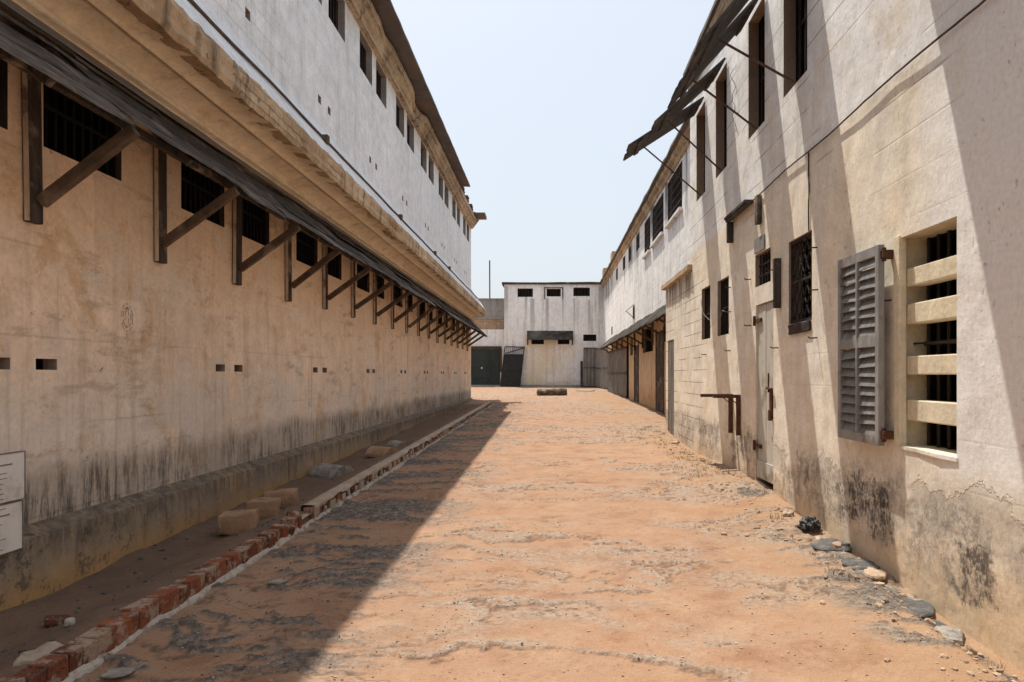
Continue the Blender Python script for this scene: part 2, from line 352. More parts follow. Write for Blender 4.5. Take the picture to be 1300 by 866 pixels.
WL = {}     # world location of every object built
def wl(o): return WL[o.name]
def props(o, label=None, cat=None, group=None, kind=None):
    for k, v in (('label', label), ('category', cat), ('group', group), ('kind', kind)):
        if v: o[k] = v
    return o
def empty(name, loc, label, cat, group=None):
    o = bpy.data.objects.new(name, None); COL.objects.link(o); o.location = loc; o.empty_display_size = .3
    WL[o.name] = Vector(loc)
    return props(o, label, cat, group)
def obj(name, mb, mats, parent=None, loc=None, bevel=0., smooth=False, tint=False, merge=False, sub=0, jit=0.):
    base = Vector(loc) if loc is not None else (wl(parent) if parent else Vector((0,0,0)))
    me = bpy.data.meshes.new(name)
    me.from_pydata([tuple(Vector(v)-base) for v in mb.v], [], mb.f)
    for m in (mats if isinstance(mats, (list, tuple)) else [mats]): me.materials.append(M[m])
    me.polygons.foreach_set('material_index', mb.mi)
    if tint:
        at = me.attributes.new('tint', 'FLOAT', 'FACE'); at.data.foreach_set('value', mb.tint)
    if bevel or merge or sub or jit:
        bm = bmesh.new(); bm.from_mesh(me)
        if merge: bmesh.ops.remove_doubles(bm, verts=bm.verts, dist=.0005)
        if sub: bmesh.ops.subdivide_edges(bm, edges=bm.edges[:], cuts=sub, use_grid_fill=True)
        if bevel: bmesh.ops.bevel(bm, geom=bm.edges[:], offset=bevel, segments=2, affect='EDGES', profile=.6)
        if jit:
            for v in bm.verts:
                p = v.co + base
                v.co += Vector(mnoise.noise_vector(p*5))*jit + Vector(mnoise.noise_vector(p*17))*jit*.5
        bm.to_mesh(me); bm.free()
    if smooth: me.polygons.foreach_set('use_smooth', [True]*len(me.polygons))
    me.update()
    o = bpy.data.objects.new(name, me); COL.objects.link(o)
    WL[o.name] = base
    if parent: o.parent = parent; o.location = base - wl(parent)
    else: o.location = base
    return o
def kids(o): return [c for c in COL.objects if c.parent == o]
def dup(o, loc, parent=None):      # copy of a thing or part with its children
    c = o.copy(); COL.objects.link(c); WL[c.name] = Vector(loc)
    if parent: c.parent = parent; c.location = Vector(loc) - wl(parent)
    else: c.location = Vector(loc)
    for k in kids(o):
        dup(k, Vector(loc) + (wl(k) - wl(o)), c)
    return c
def wall_x(mb, X, y0, y1, z0, z1, holes, face=1, mi=0, step=None):
    """wall sheet in the plane x = X with rectangular openings"""
    ys = sorted({y0, y1, *[h[0] for h in holes], *[h[1] for h in holes]}); zs = sorted({z0, z1, *[h[2] for h in holes], *[h[3] for h in holes]})
    ys = [v for v in ys if y0 <= v <= y1]; zs = [v for v in zs if z0 <= v <= z1]
    for a, b in zip(ys, ys[1:]):
        for c, d in zip(zs, zs[1:]):
            ym, zm = (a+b)/2, (c+d)/2
            if any(h[0] < ym < h[1] and h[2] < zm < h[3] for h in holes): continue
            q = [(X,a,c),(X,b,c),(X,b,d),(X,a,d)]
            mb.quad(*(q if face > 0 else q[::-1]), mi)
def wall_y(mb, Y, x0, x1, z0, z1, holes, mi=0):
    xs = sorted({x0, x1, *[h[0] for h in holes], *[h[1] for h in holes]}); zs = sorted({z0, z1, *[h[2] for h in holes], *[h[3] for h in holes]})
    for a, b in zip(xs, xs[1:]):
        for c, d in zip(zs, zs[1:]):
            xm, zm = (a+b)/2, (c+d)/2
            if any(h[0] < xm < h[1] and h[2] < zm < h[3] for h in holes): continue
            mb.quad((a,Y,c),(b,Y,c),(b,Y,d),(a,Y,d), mi)
def recess(mb, X, s, h, dep, mr=0, md=1):
    """reveal and shallow box, room darkness painted near black, behind an opening in a wall x = X; s = direction into the building"""
    a, b, c, d = h; x1 = X + s*dep; x2 = X + s*(dep+.5)
    for (m0, m1, mat) in ((X, x1, mr), (x1, x2, md)):
        mb.quad((m0,a,c),(m1,a,c),(m1,a,d),(m0,a,d), mat); mb.quad((m0,b,c),(m0,b,d),(m1,b,d),(m1,b,c), mat)
        mb.quad((m0,a,c),(m0,b,c),(m1,b,c),(m1,a,c), mat); mb.quad((m0,a,d),(m1,a,d),(m1,b,d),(m0,b,d), mat)
    mb.quad((x2,a,c),(x2,b,c),(x2,b,d),(x2,a,d), md)
def recess_y(mb, Y, h, dep, mr=0, md=1):
    a, b, c, d = h; y2 = Y + dep
    mb.quad((a,Y,c),(a,y2,c),(a,y2,d),(a,Y,d), mr); mb.quad((b,Y,c),(b,Y,d),(b,y2,d),(b,y2,c), mr)
    mb.quad((a,Y,c),(b,Y,c),(b,y2,c),(a,y2,c), mr); mb.quad((a,Y,d),(a,y2,d),(b,y2,d),(b,Y,d), mr)
    mb.quad((a,y2,c),(b,y2,c),(b,y2,d),(a,y2,d), md)
def ctr(X, h): return (X, (h[0]+h[1])/2, (h[2]+h[3])/2)

# ------------------------------------------------------------------ value noise in numpy for the ground relief
def vnoise(x, y, seed):
    xi, yi = np.floor(x).astype(np.int64), np.floor(y).astype(np.int64); xf, yf = x-xi, y-yi
    u, v = xf*xf*(3-2*xf), yf*yf*(3-2*yf)
    def hsh(a, b):
        n = (a*374761393 + b*668265263 + seed*1442695041) & 0xffffffff
        n = ((n ^ (n >> 13))*1274126177) & 0xffffffff
        return ((n ^ (n >> 16)) & 0xffff)/65535.
    return (hsh(xi,yi)*(1-u)+hsh(xi+1,yi)*u)*(1-v) + (hsh(xi,yi+1)*(1-u)+hsh(xi+1,yi+1)*u)*v
def fbm(x, y, seed, o=5, g=.55):
    s = 0; a = 1.; t = 0
    for k in range(o): s = s + a*vnoise(x*2**k, y*2**k, seed+k*17); t += a; a *= g
    return s/t
def ss(v, a, b):
    t = np.clip((v-a)/(b-a), 0, 1); return t*t*(3-2*t)
def kx(y): return -2.37 + (y-3.73)*.0089                 # line of the brick kerb
def gbase(x, y):
    x, y = np.asarray(x, float), np.asarray(y, float)
    z = .02 + .0175*np.clip(y, -8, 46)
    r = ss(x, 1.3, 2.45)
    z = z + r*(.13*np.exp(-((y-8.8)/2.2)**2) + .10*np.exp(-((y-15.0)/2.2)**2))
    z = z - .07*ss(x, 2.22, 2.38)*ss(y, 5.2, 4.2)         # washed-out groove along the wall foot
    return z
def ground_fields(x, y):
    z = gbase(x, y)
    wx = x + .5*(fbm(x*1.1, y*1.1, 5, 3)-.5); wy = y + .7*(fbm(x*1.3+9, y*1.3, 8, 3)-.5)
    pf = fbm(x*6.0, y*6.0, 33, 4); pg = fbm(x*16, y*16, 34, 3)
    strip = ss(x, -.55, -1.6)*ss(x, -2.7, -2.4); strip = np.where(y > 27, 0, strip)
    # worn edges of the old surfacing: thin terraces lying across the yard
    q = fbm(wx*.42, wy*1.25, 21, 6, .56) + .10*(pf-.5) + .05*(pg-.5)
    a = 0*x; e = 0*x; st = 0*x
    for k, th in enumerate((.36, .44, .52, .60, .68)):
        g_ = ss(fbm(x*.45+k*7, y*.55, 60+k, 3), .40, .58)
        up = ss(q, th, th+.008)
        band = up*(1-ss(q, th+.02, th+.10))
        a = np.maximum(a, band*g_*(.60+.9*(pf-.3))); st = st + up*g_
        e = np.maximum(e, ss(q, th-.016, th-.003)*(1-ss(q, th+.002, th+.008))*g_)  # mask of the thin dark lines painted as shade along the steps
    a = np.clip(a, 0, 1)*(1-strip)
    right = ss(x, 1.7, 2.1)*ss(y, 7.0, 5.8)*ss(x, 2.45, 2.36)
    qs = fbm(wx*.8, wy*3.6, 71, 7, .70) + .16*(pf-.5) + .10*(pg-.5)
    a2 = ss(qs, .50, .54)*right
    s1 = ss(qs + .05*ss(x, -1.5, -2.3), .525, .585)*strip
    a = np.maximum(np.maximum(a, a2), s1)
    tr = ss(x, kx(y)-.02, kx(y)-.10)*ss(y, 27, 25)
    a = a*(1-tr); s1 = s1*(1-tr)
    inner = ss(x, -2.45, -2.3)
    door = np.exp(-(((x-2.25)/.2)**2 + ((y-7.75)/.3)**2))  # dark patch on the ground before the plank door
    b = np.maximum(np.maximum(s1*.95, a2*.85), ss(door + .6*(pf-.5), .5, .62))
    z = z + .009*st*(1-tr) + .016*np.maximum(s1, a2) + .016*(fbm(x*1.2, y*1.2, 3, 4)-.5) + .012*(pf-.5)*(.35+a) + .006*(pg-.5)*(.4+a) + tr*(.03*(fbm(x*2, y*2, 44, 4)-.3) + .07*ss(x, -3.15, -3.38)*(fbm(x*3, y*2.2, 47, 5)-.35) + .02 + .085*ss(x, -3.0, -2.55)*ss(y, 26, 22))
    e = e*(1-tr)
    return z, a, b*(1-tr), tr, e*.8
def gz(x, y): return float(ground_fields(np.array([float(x)]), np.array([float(y)]))[0][0])
def at(px, py, h=0.):
    """point of the yard surface seen at a place of the reference, via the measured eye height and ground slope"""
    v = (py-476)/867; d = (1.58-h)/(v+.0175)
    x = (px-700)/867*d
    return x, d

def build_ground():
    xs = np.concatenate([[-300,-120,-60,-30,-16,-9,-6], np.linspace(-4.2, -2.6, 50), np.linspace(-2.57, 2.75, 330), [3.2,4,6,9,16,30,60,120,300]])
    y = 2.4; yy = []
    while y < 46.5: yy.append(y); y += max(.014, .0052*y)
    ys = np.concatenate([[-300,-100,-40,-15,-7,-3,0,1.2,1.9,2.2], yy, [47,50,60,80,120,200,400]])
    X, Y = np.meshgrid(xs, ys)
    z, a, b, tr, e = ground_fields(X.ravel(), Y.ravel())
    nx, ny = len(xs), len(ys)
    me = bpy.data.meshes.new('ground')
    i = (np.arange(ny-1)[:, None]*nx + np.arange(nx-1)[None, :]).ravel()
    F = np.stack([i, i+1, i+1+nx, i+nx], 1)
    me.vertices.add(nx*ny); me.vertices.foreach_set('co', np.stack([X.ravel(), Y.ravel(), z], 1).ravel())
    me.loops.add(F.size); me.loops.foreach_set('vertex_index', F.ravel())
    me.polygons.add(len(F)); me.polygons.foreach_set('loop_start', np.arange(0, F.size, 4)); me.polygons.foreach_set('loop_total', np.full(len(F), 4))
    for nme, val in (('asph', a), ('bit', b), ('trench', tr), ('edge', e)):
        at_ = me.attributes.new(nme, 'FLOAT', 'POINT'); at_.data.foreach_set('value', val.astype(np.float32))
    me.polygons.foreach_set('use_smooth', [True]*len(F))
    me.update(calc_edges=True); me.materials.append(M['ground'])
    o = bpy.data.objects.new('ground', me); COL.objects.link(o); o['kind'] = 'structure'
build_ground()

# ------------------------------------------------------------------ loose grit and weeds (uncountable)
ICO = None
def ico():
    bm = bmesh.new(); bmesh.ops.create_icosphere(bm, subdivisions=1, radius=1)
    v = np.array([p.co[:] for p in bm.verts]); f = [[q.index for q in p.verts] for p in bm.faces]; bm.free(); return v, f
IV, IF = ico()
def scatter(name, pts, mat, label):
    V = []; F = []
    for (x, y, z, r) in pts:
        i = len(V); s = rng.uniform(.6, 1.3, 3)*r; s[2] *= .7
        V += [tuple(q) for q in (IV*rng.uniform(.55, 1.3, (len(IV), 1))*s + (x, y, z + r*.25))]
        F += [tuple(k+i for k in f) for f in IF]
    me = bpy.data.meshes.new(name); me.from_pydata(V, [], F); me.materials.append(M[mat])
    o = bpy.data.objects.new(name, me); COL.objects.link(o); props(o, label, 'gravel', None, 'stuff')
def rnd_pts(n, fx, fy, rmin, rmax):
    x = fx(n); y = fy(n); z = ground_fields(x, y)[0]
    r = rmin + (rmax-rmin)*rng.random(n)**4
    return list(zip(x, y, z, r))
yl = lambda lo, hi: (lambda n: lo*(hi/lo)**rng.random(n))
P1 = rnd_pts(5200, lambda n: rng.uniform(-2.2, 2.4, n), yl(3.0, 24), .0015, .010)
P1 += rnd_pts(700, lambda n: 2.42 - np.abs(rng.normal(0, .25, n)), yl(3.0, 15), .004, .03)
def grit_pts(n):
    x = rng.uniform(-2.3, 2.4, n); y = 2.9*(14/2.9)**rng.random(n); z, a_, b_, _, _ = ground_fields(x, y)
    k = a_ > .35 + .4*rng.random(n); r = .002 + .006*rng.random(n)**3
    return list(zip(x[k], y[k], z[k], r[k]))
P1 += grit_pts(16000)
scatter('gravel', P1, 'pale_stone', 'small pale stones strewn over the red earth yard')
P2 = rnd_pts(1500, lambda n: rng.uniform(-2.3, -.6, n), yl(3.0, 18), .002, .009)
P2 += rnd_pts(500, lambda n: rng.uniform(-.6, 2.4, n), yl(3.0, 18), .0015, .006)
P2 += rnd_pts(500, lambda n: rng.uniform(-3.35, -2.45, n), yl(3.0, 22), .004, .02)
P2 += grit_pts(14000)
scatter('grit', P2, 'asphalt_lump', 'dark broken asphalt crumbs strewn over the yard and wall foot')
mb = MB()
def tuft(x, y, r, h, n):
    z = gz(x, y)
    for _ in range(n):
        a = random.uniform(0, 6.28); q = random.uniform(0, r); bx, by = x+q*math.cos(a), y+q*math.sin(a)
        l = random.uniform(.4, 1)*h; dx, dy = random.uniform(-.6, .6)*l, random.uniform(-.6, .6)*l; w = random.uniform(.0012, .003)
        mb.quad((bx-w, by, z-.01), (bx+w, by, z-.01), (bx+dx+w*.3, by+dy, z+l), (bx+dx-w*.3, by+dy, z+l))
for _ in range(75):
    y = random.uniform(8.8, 16); tuft(2.42-abs(random.gauss(0, .35)), y, .14, .035, 22)
for px, py in ((1172, 640), (1060, 735), (1080, 740), (985, 665), (1265, 838), (630, 517), (626, 512)):
    x, y = at(px, py); tuft(min(x, 2.4), y, .08, .06, 22)
for _ in range(16): tuft(random.uniform(-3.3, -2.6), random.uniform(20, 24.5), .12, .09, 20)
props(obj('weeds', mb, 'dry_weed'), 'sparse dry yellow green weeds along the wall foot', 'weeds', None, 'stuff')

# ================================================================== LONG BUILDING WITH THE TIMBER AWNING
XL = -3.52
L0, L1 = -7.0, 29.9
LB = empty('prison_building', (-6.0, 11.5, .2), 'long two-storey building, peach below and white above, with timber awning along it', 'building')
low_w, up_w, vlow, vup = [], [], [], []
for k in range(-3, 8):
    s = 6.49 + 2.93*k
    for o_ in (0, 1.17):
        if -6 < s+o_ < 28.9: low_w.append((s+o_, s+o_+.86, EYE+1.585, EYE+2.25))
    s = 6.68 + 2.93*k
    for o_ in (0, 1.17):
        if -6 < s+o_ < 28.9: up_w.append((s+o_, s+o_+.86, EYE+5.66, EYE+6.36))
    s = 7.16 + 2.92*k
    for o_ in (0, .42):
        if -6 < s+o_ < 29.5: vlow.append((s+o_, s+o_+.20, EYE+.035, EYE+.112))
    s = 7.40 + 2.9*k
    for o_ in (0, .45):
        if -6 < s+o_ < 29.3: vup.append((s+o_, s+o_+.13, EYE+4.12, EYE+4.24))
mb = MB(); wall_x(mb, XL, L0, L1, 0, EYE+2.6, low_w+vlow, 1)
mb.quad((XL,L1,0), (-12,L1,0), (-12,L1,4.2), (XL,L1,4.2)); mb.quad((XL,L0,0), (-12,L0,0), (-12,L0,4.2), (XL,L0,4.2)); mb.quad((-12,L0,0), (-12,L1,0), (-12,L1,4.2), (-12,L0,4.2))
obj('lower_wall', mb, 'left_plaster', LB)
mb = MB(); wall_x(mb, XL, L0, L1, EYE+2.6, EYE+6.9, up_w+vup, 1)
mb.quad((XL,L1,4.2), (-12,L1,4.2), (-12,L1,8.5), (XL,L1,8.5)); mb.quad((XL,L0,4.2), (-12,L0,4.2), (-12,L0,8.5), (XL,L0,8.5)); mb.quad((-12,L0,4.2), (-12,L1,4.2), (-12,L1,8.5), (-12,L0,8.5))
obj('upper_wall', mb, 'white_plaster', LB)

def fr(a, b, st): n = max(2, int((b-a)/st)); return [a+(b-a)*i/n for i in range(n+1)]
def grow(a, b, near=.05):      # stations growing with distance from the viewer
    out = []; y = a
    while y < b: out.append(y); y += max(near, .011*abs(y))
    return out + [b]
def roughen(amp, sc_=3., keep=()):
    def f(k, x, y, z):
        if k in keep: return (0, 0, 0)
        p = Vector((x*sc_, y*sc_, z*sc_ + k*3.1)); n = mnoise.noise(p); m = mnoise.noise(p*4)
        return (amp*(n + .6*m), 0, amp*(mnoise.noise(p + Vector((9, 4, 2))) + .5*m))
    return f
# plinth: stepped foot with a worn sloping top
mb = MB()
mb.sweep([(-3.375, -.1), (-3.38, .25), (-3.385, .43), (-3.39, .535), (-3.53, .60)], grow(-7, L1, .06), roughen(.007, 5.0, (4,)))
mb.quad((-3.375, L1, -.1), (-3.53, L1, -.1), (-3.53, L1, .6), (-3.40, L1, .53))
obj('plinth', mb, 'plinth_plaster', LB)
# cove and soffit of the ledge between the storeys
mb = MB(); prof = [(-2.885, EYE+2.585), (-3.02, EYE+2.60), (-3.175, EYE+2.60), (-3.18, EYE+2.578), (-3.20, EYE+2.578)]
for i in range(9):
    t = i/8; prof.append((-3.20 - .25*math.sin(t*math.pi/2), EYE+2.585 - .105*(1-math.cos(t*math.pi/2)) - .015*t))
prof += [(-3.452, EYE+2.468), (-3.405, EYE+2.466), (-3.39, EYE+2.455), (-3.39, EYE+2.432), (-3.41, EYE+2.42), (-3.47, EYE+2.425), (-3.475, EYE+2.41), (-3.455, EYE+2.405), (-3.455, EYE+2.392), (-3.53, EYE+2.385)]
mb.sweep(prof, grow(-7, L1, .12), roughen(.006, 1.2))
obj('ledge_soffit', mb, 'soffit', LB, smooth=True)
# ledge: broken brick lip and sloping weathered top
mb = MB()
def lipj(k, x, y, z):
    f = roughen(.022, 4.5)(k, x, y, z)
    bite = max(0, mnoise.noise(Vector((1.3, y*1.1, 5)))-.30)*.28
    return (f[0]-bite*(1 if k < 4 else 0), 0, f[2]-bite*.4*(1 if k in (0, 1, 2) else 0)+ (bite*.5 if k == 3 else 0))
mb.sweep([(-3.02, EYE+2.603), (-2.885, EYE+2.58), (-2.868, EYE+2.63), (-2.875, EYE+2.70), (-2.86, EYE+2.78), (-2.875, EYE+2.84), (-2.93, EYE+2.90)], grow(-7, L1, .045), lipj)
obj('ledge_lip', mb, 'lip', LB, smooth=False)
mb = MB()
mb.sweep([(-2.92, EYE+2.885), (-3.15, EYE+3.235), (-3.53, EYE+3.80)], grow(-7, L1, .3), roughen(.006, 2))
mb.quad((-2.88,L1,EYE+2.58), (-3.53,L1,EYE+2.40), (-3.53,L1,EYE+3.80), (-2.9,L1,EYE+2.87))
obj('ledge_top', mb, 'white_plaster', LB, smooth=True)
# ochre brick cornice under the eave
def corj(k, x, y, z):
    f = roughen(.018, 4.)(k, x, y, z); b = max(0, mnoise.noise(Vector((2.3, y*.6, 8)))-.1)*.35
    return (f[0] - (b if k in (3, 4, 5, 6) else 0), 0, f[2])
mb = MB()
mb.sweep([(-3.525, EYE+6.38), (-3.42, EYE+6.40), (-3.41, EYE+6.50), (-3.36, EYE+6.52), (-3.345, EYE+6.62), (-3.28, EYE+6.64), (-3.27, EYE+6.78), (-3.52, EYE+6.86)], grow(-7, L1, .07), corj)
mb.quad((-3.53, L1, EYE+6.38), (-3.40, L1, EYE+6.45), (-3.15, L1, EYE+6.78), (-3.53, L1, EYE+6.86))
obj('eave_cornice', mb, 'ochre_brick', LB)
mb = MB()
ys = grow(-7, 24.9, .4)
mb.sweep([(-12, EYE+8.4), (-2.97, EYE+6.93), (-2.955, EYE+6.85), (-3.60, EYE+6.885), (-12, EYE+8.1)], ys, roughen(.008, 2))
mb.quad((-2.96, 24.9, EYE+6.86), (-2.97, 24.9, EYE+6.93), (-3.6, 24.9, EYE+7.03), (-3.6, 24.9, EYE+6.885))
for k in range(11):            # last bays: sheets slipped back from the edge
    y = 24.95 + k*.45
    if y < 29.2: mb.box(-6, -3.22 - .05*(k % 3), y, y+.44, EYE+6.87, EYE+6.93, j=.012)
mb.box(-6, -2.86, 29.3, 30.2, EYE+6.86, EYE+6.98, j=.01)
mb.quad((-12, 24.9, EYE+8.4), (-3.4, 24.9, EYE+7.02), (-3.4, 29.9, EYE+7.02), (-12, 29.9, EYE+8.4))
obj('roof', mb, 'roof_sheet', LB)

# windows: one of each kind, then copies
def bars_x(X, h, n, r=.011, cross=1, mat='iron', parent=None, name='bars'):
    b = MB(); a, c, d, e = h
    for i in range(n):
        y = a + (c-a)*(i+.5)/n; b.tube([(X, y, d-.01), (X, y, e+.01)], r, 6)
    for i in range(cross):
        z = d + (e-d)*(i+1)/(cross+1); b.box(X-.006, X+.012, a-.01, c+.01, z-.012, z+.012)
    return obj(name, b, mat, parent)
proto = None
for h in low_w:
    c = ctr(XL, h)
    if proto is None:
        mb = MB(); recess(mb, XL, -1, h, .05); proto = obj('window', mb, ['wood_dark', 'interior_shade'], LB, loc=c)
        bars_x(XL-.09, h, 9, .010, 1, mat='black_rubber', parent=proto)
    else: dup(proto, c, LB)
proto = None
for h in up_w:
    c = ctr(XL, h)
    if proto is None:
        mb = MB(); recess(mb, XL, -1, h, .12); proto = obj('window', mb, ['reveal_grey', 'interior_shade'], LB, loc=c)
        bars_x(XL-.13, h, 6, .013, 0, parent=proto)
    else: dup(proto, c, LB)
proto = None
for h in vlow+vup:
    c = ctr(XL, h)
    if proto is None or h == vup[0]:
        mb = MB(); recess(mb, XL, -1, h, .10); proto = obj('vent', mb, ['reveal', 'interior_shade'], LB, loc=c)
    else: dup(proto, c, LB)
# pipe on the ledge
mb = MB(); pts = []
for y in fr(-6, L1, .45): pts.append((-3.15 + .006*mnoise.noise(Vector((y, 0, 0))), y, EYE+3.275 + .02*mnoise.noise(Vector((y*.7, 4, 0)))))
mb.tube(pts, .018, 6)
for y in (9.5, 14.2, 18.4, 21.0): mb.box(-3.19, -3.10, y-.05, y+.05, EYE+3.22, EYE+3.33)
obj('pipe', mb, 'rod', LB)
# a scratched oval drawing on the plaster
mb = MB(); yc, zc = 5.66, EYE+.475
for (ra, rb) in ((.075, .115), (.05, .085), (.02, .08)):
    for i in range(28):
        a0, a1 = 2*math.pi*i/28, 2*math.pi*(i+1)/28; w = .0035
        if random.random() < .2: continue
        p = [(yc+q*math.cos(t), zc+r*math.sin(t)) for t in (a0, a1) for q, r in ((ra-w, rb-w), (ra+w, rb+w))]
        mb.quad(*[(XL+.003, *p[k]) for k in (0, 1, 3, 2)])
mb.quad((XL+.003, yc-.006, zc-.16), (XL+.003, yc+.004, zc-.16), (XL+.003, yc+.004, zc-.13), (XL+.003, yc-.006, zc-.13))
obj('scratched_drawing', mb, 'scratch', LB)

# awning: overlapping weathered boards on posts and braces
mb = MB()
zt, zb_ = EYE+2.36, EYE+1.655
def aw(t, y): # point down the slope
    return -3.50 + t*.72, zt + t*(zb_-zt) + .014*mnoise.noise(Vector((y*.35, 2, 7))) - .012*t
rows = 4
for r in range(rows):
    y = -7 + random.uniform(0, 1)
    while y < L1+.15:
        l = random.uniform(.7, 2.6); e = min(y+l, L1+.2)
        t0 = max(0, r/rows - .03); t1 = (r+1)/rows + random.uniform(-.004, .022); lift = .020 + random.uniform(0, .06)*(random.random() < .7)
        mb.ct = random.uniform(.55, 1.0) if r == rows-1 else random.uniform(0, .6)
        seg = max(2, int((e-y)/(.06 if y < 9 else .14))); yy = [y+.006 + (e-y-.012)*i/seg for i in range(seg+1)]
        tilt = random.uniform(-.008, .008)
        for ya, yb in zip(yy, yy[1:]):
            P = []
            for q in (ya, yb):
                s = tilt*(q-y) + .04*mnoise.noise(Vector((q*2.3, r*3.7, 1))) + .025*mnoise.noise(Vector((q*9, r*3.7, 5)))
                xa, za = aw(t0, q); xb, zb2 = aw(t1 + s, q)
                P.append(((xa, q, za+.006), (xb, q, zb2+lift), (xb+.012, q, zb2+lift-.026), (xa+.012, q, za-.016)))
            a, b = P
            for i in range(4):
                jn = (i+1) % 4; mb.quad(a[i], a[jn], b[jn], b[i])
            mb.quad(*a); mb.quad(*b[::-1])
        y = e + random.choice((0, 0, .006, .02))
AW = obj('awning', mb, 'awning_board', LB, tint=True)
mb = MB(); mb.sweep([(-3.515, EYE+2.40), (-3.44, EYE+2.385), (-3.37, EYE+2.30), (-3.365, EYE+2.285)], grow(-7, L1, .3), roughen(.006, 2))
obj('flashing', mb, 'flashing', AW)
mb = MB(); mb.box(-3.52, -3.46, -7, L1, EYE+2.20, EYE+2.29); obj('rail', mb, 'wood_dark', AW)
mb = MB(); mb.box(-2.97, -2.92, -7, L1, EYE+1.705, EYE+1.755); obj('rail', mb, 'wood_dark', AW)
pp = bp = None
for k in range(-6, 18):
    y = 4.60 + 1.485*k
    if y > L1-.1 or y < -4: continue
    if pp is None:
        mb = MB(); mb.box(-3.515, -3.462, y-.058, y+.058, EYE+1.0, EYE+2.28); mb.mi[2] = mb.mi[4] = 1
        pp = obj('post', mb, ['wood_dark', 'wood_pale'], AW, loc=(-3.46, y, EYE+1.6), bevel=.008, sub=0)
        mb = MB(); mb.bar((-3.455, y, EYE+1.18), (-2.80, y, EYE+1.645), .065, .075)
        bp = obj('brace', mb, 'wood_brace', AW, loc=(-3.1, y, EYE+1.4), bevel=.008)
    else:
        a = dup(pp, (-3.46, y+random.uniform(-.02, .02), EYE+1.6+random.uniform(-.02, .02)), AW)
        b = dup(bp, (-3.1, y+random.uniform(-.02, .02), EYE+1.4+random.uniform(-.01, .01)), AW)
        b.rotation_euler.z = random.uniform(-.05, .05); b.rotation_euler.y = random.uniform(-.045, .03); a.rotation_euler.x = random.uniform(-.025, .025); a.scale = (1, random.uniform(.8, 1.15), random.uniform(.97, 1.03)); b.scale = (1, random.uniform(.8, 1.15), random.uniform(.97, 1.03))
# rafters at the end bays, seen past the building's corner
rp = None
for k in range(-6, 36):
    y = 4.60 + .74*k
    if y > L1 or y < 0: continue
    if rp is None:
        mb = MB(); mb.bar((-3.47, y, EYE+2.27), (-2.83, y, EYE+1.655), .05, .06); rp = obj('rafter', mb, 'wood_dark', AW, loc=(-3.15, y, EYE+1.95))
    else: dup(rp, (-3.15, y, EYE+1.95), AW)

# printed boards leaning on the plinth
def board(name, y0, y1, z0, z1, rows_, label):
    c = (-3.37, (y0+y1)/2, (z0+z1)/2)
    mb = MB(); mb.box(-3.385, -3.365, y0, y1, z0, z1); o = obj(name, mb, 'board_white', None, loc=c, bevel=.002)
    props(o, label, 'sign', 'printed boards on the peach wall')
    t = MB(); X = -3.3625
    t.box(X-.0015, X, y1-.28, y1-.10, z1-.070, z1-.061)
    for i in range(rows_):
        z = z1-.115 - i*.031; y = y1-.235
        for w in range(random.randint(2, 3)):
            l = random.uniform(.015, .035); t.box(X-.0015, X, y, y+l, z-.0045, z); y += l+.005
            if y > y1-.165: break
    obj('lettering', t, 'print', o)
    e = MB(); e.box(-3.388, -3.362, y1, y1+.006, z0-.004, z1+.006); e.box(-3.388, -3.362, y0, y1, z1, z1+.006)
    obj('edge_strip', e, 'flashing', o)
board('information_board', 3.75, 4.36, EYE-.785, EYE-.49, 9, 'white printed board on the peach wall, upper of the two')
board('information_board', 3.75, 4.34, EYE-1.10, EYE-.80, 8, 'white printed board under another, resting on the plinth')

# ================================================================== KERB AND LOOSE BLOCKS
KB = empty('brick_kerb', (kx(10), 10, gz(kx(10)+.1, 10)), 'low red brick edging with white mortar between yard and trench', 'kerb')
mb = MB(); y = 2.0; cap = MB(); patch = MB(); KY = 6.75
while y < 24.6:
    l = random.choice((.075, .10, .11, .15, .21)) if y < KY else random.choice((.075, .10, .11))
    x = kx(y); z = .02+.0175*y; mb.ct = random.random()
    hh = .155 + random.uniform(-.012, .010) if y < KY else .15 + random.uniform(-.01, .01)
    if KY-.75 < y < KY-.05 and random.random() < .75: hh *= random.uniform(.15, .7)
    w = .11 + random.uniform(-.008, .008); ox = random.uniform(-.006, .006) + (-.012 if y > KY else 0)
    if y > KY: ox -= .05 if random.random() < .5 else .0
    if not (y > KY and random.random() < .12):
        mb.box(x-w+ox, x+ox, y+.006, y+l-.004, z-.05, z+hh, j=.006)
    y += l
obj('bricks', mb, 'kerb_brick', KB, bevel=.008, tint=True, jit=.004)
# mortar bed on the yard side
mo = MB(); ys = grow(2.0, 24.6, .04)
def moj(k, x, y, z):
    n = mnoise.noise(Vector((y*5, k*2.2, 1)))
    return (kx(y) + .010*n*(1 if k > 0 else .3), 0, .02+.0175*y + .014*n)
mo.sweep([(-.004, .05), (.010, .036), (.022, .012), (.034, -.03)], ys, moj)
mo.sweep([(-.10, .10), (-.012, .10)], ys, lambda k, x, y, z: (kx(y), 0, .02+.0175*y + .008*mnoise.noise(Vector((y*6, 3, k)))))
obj('mortar', mo, 'mortar', KB, smooth=True)
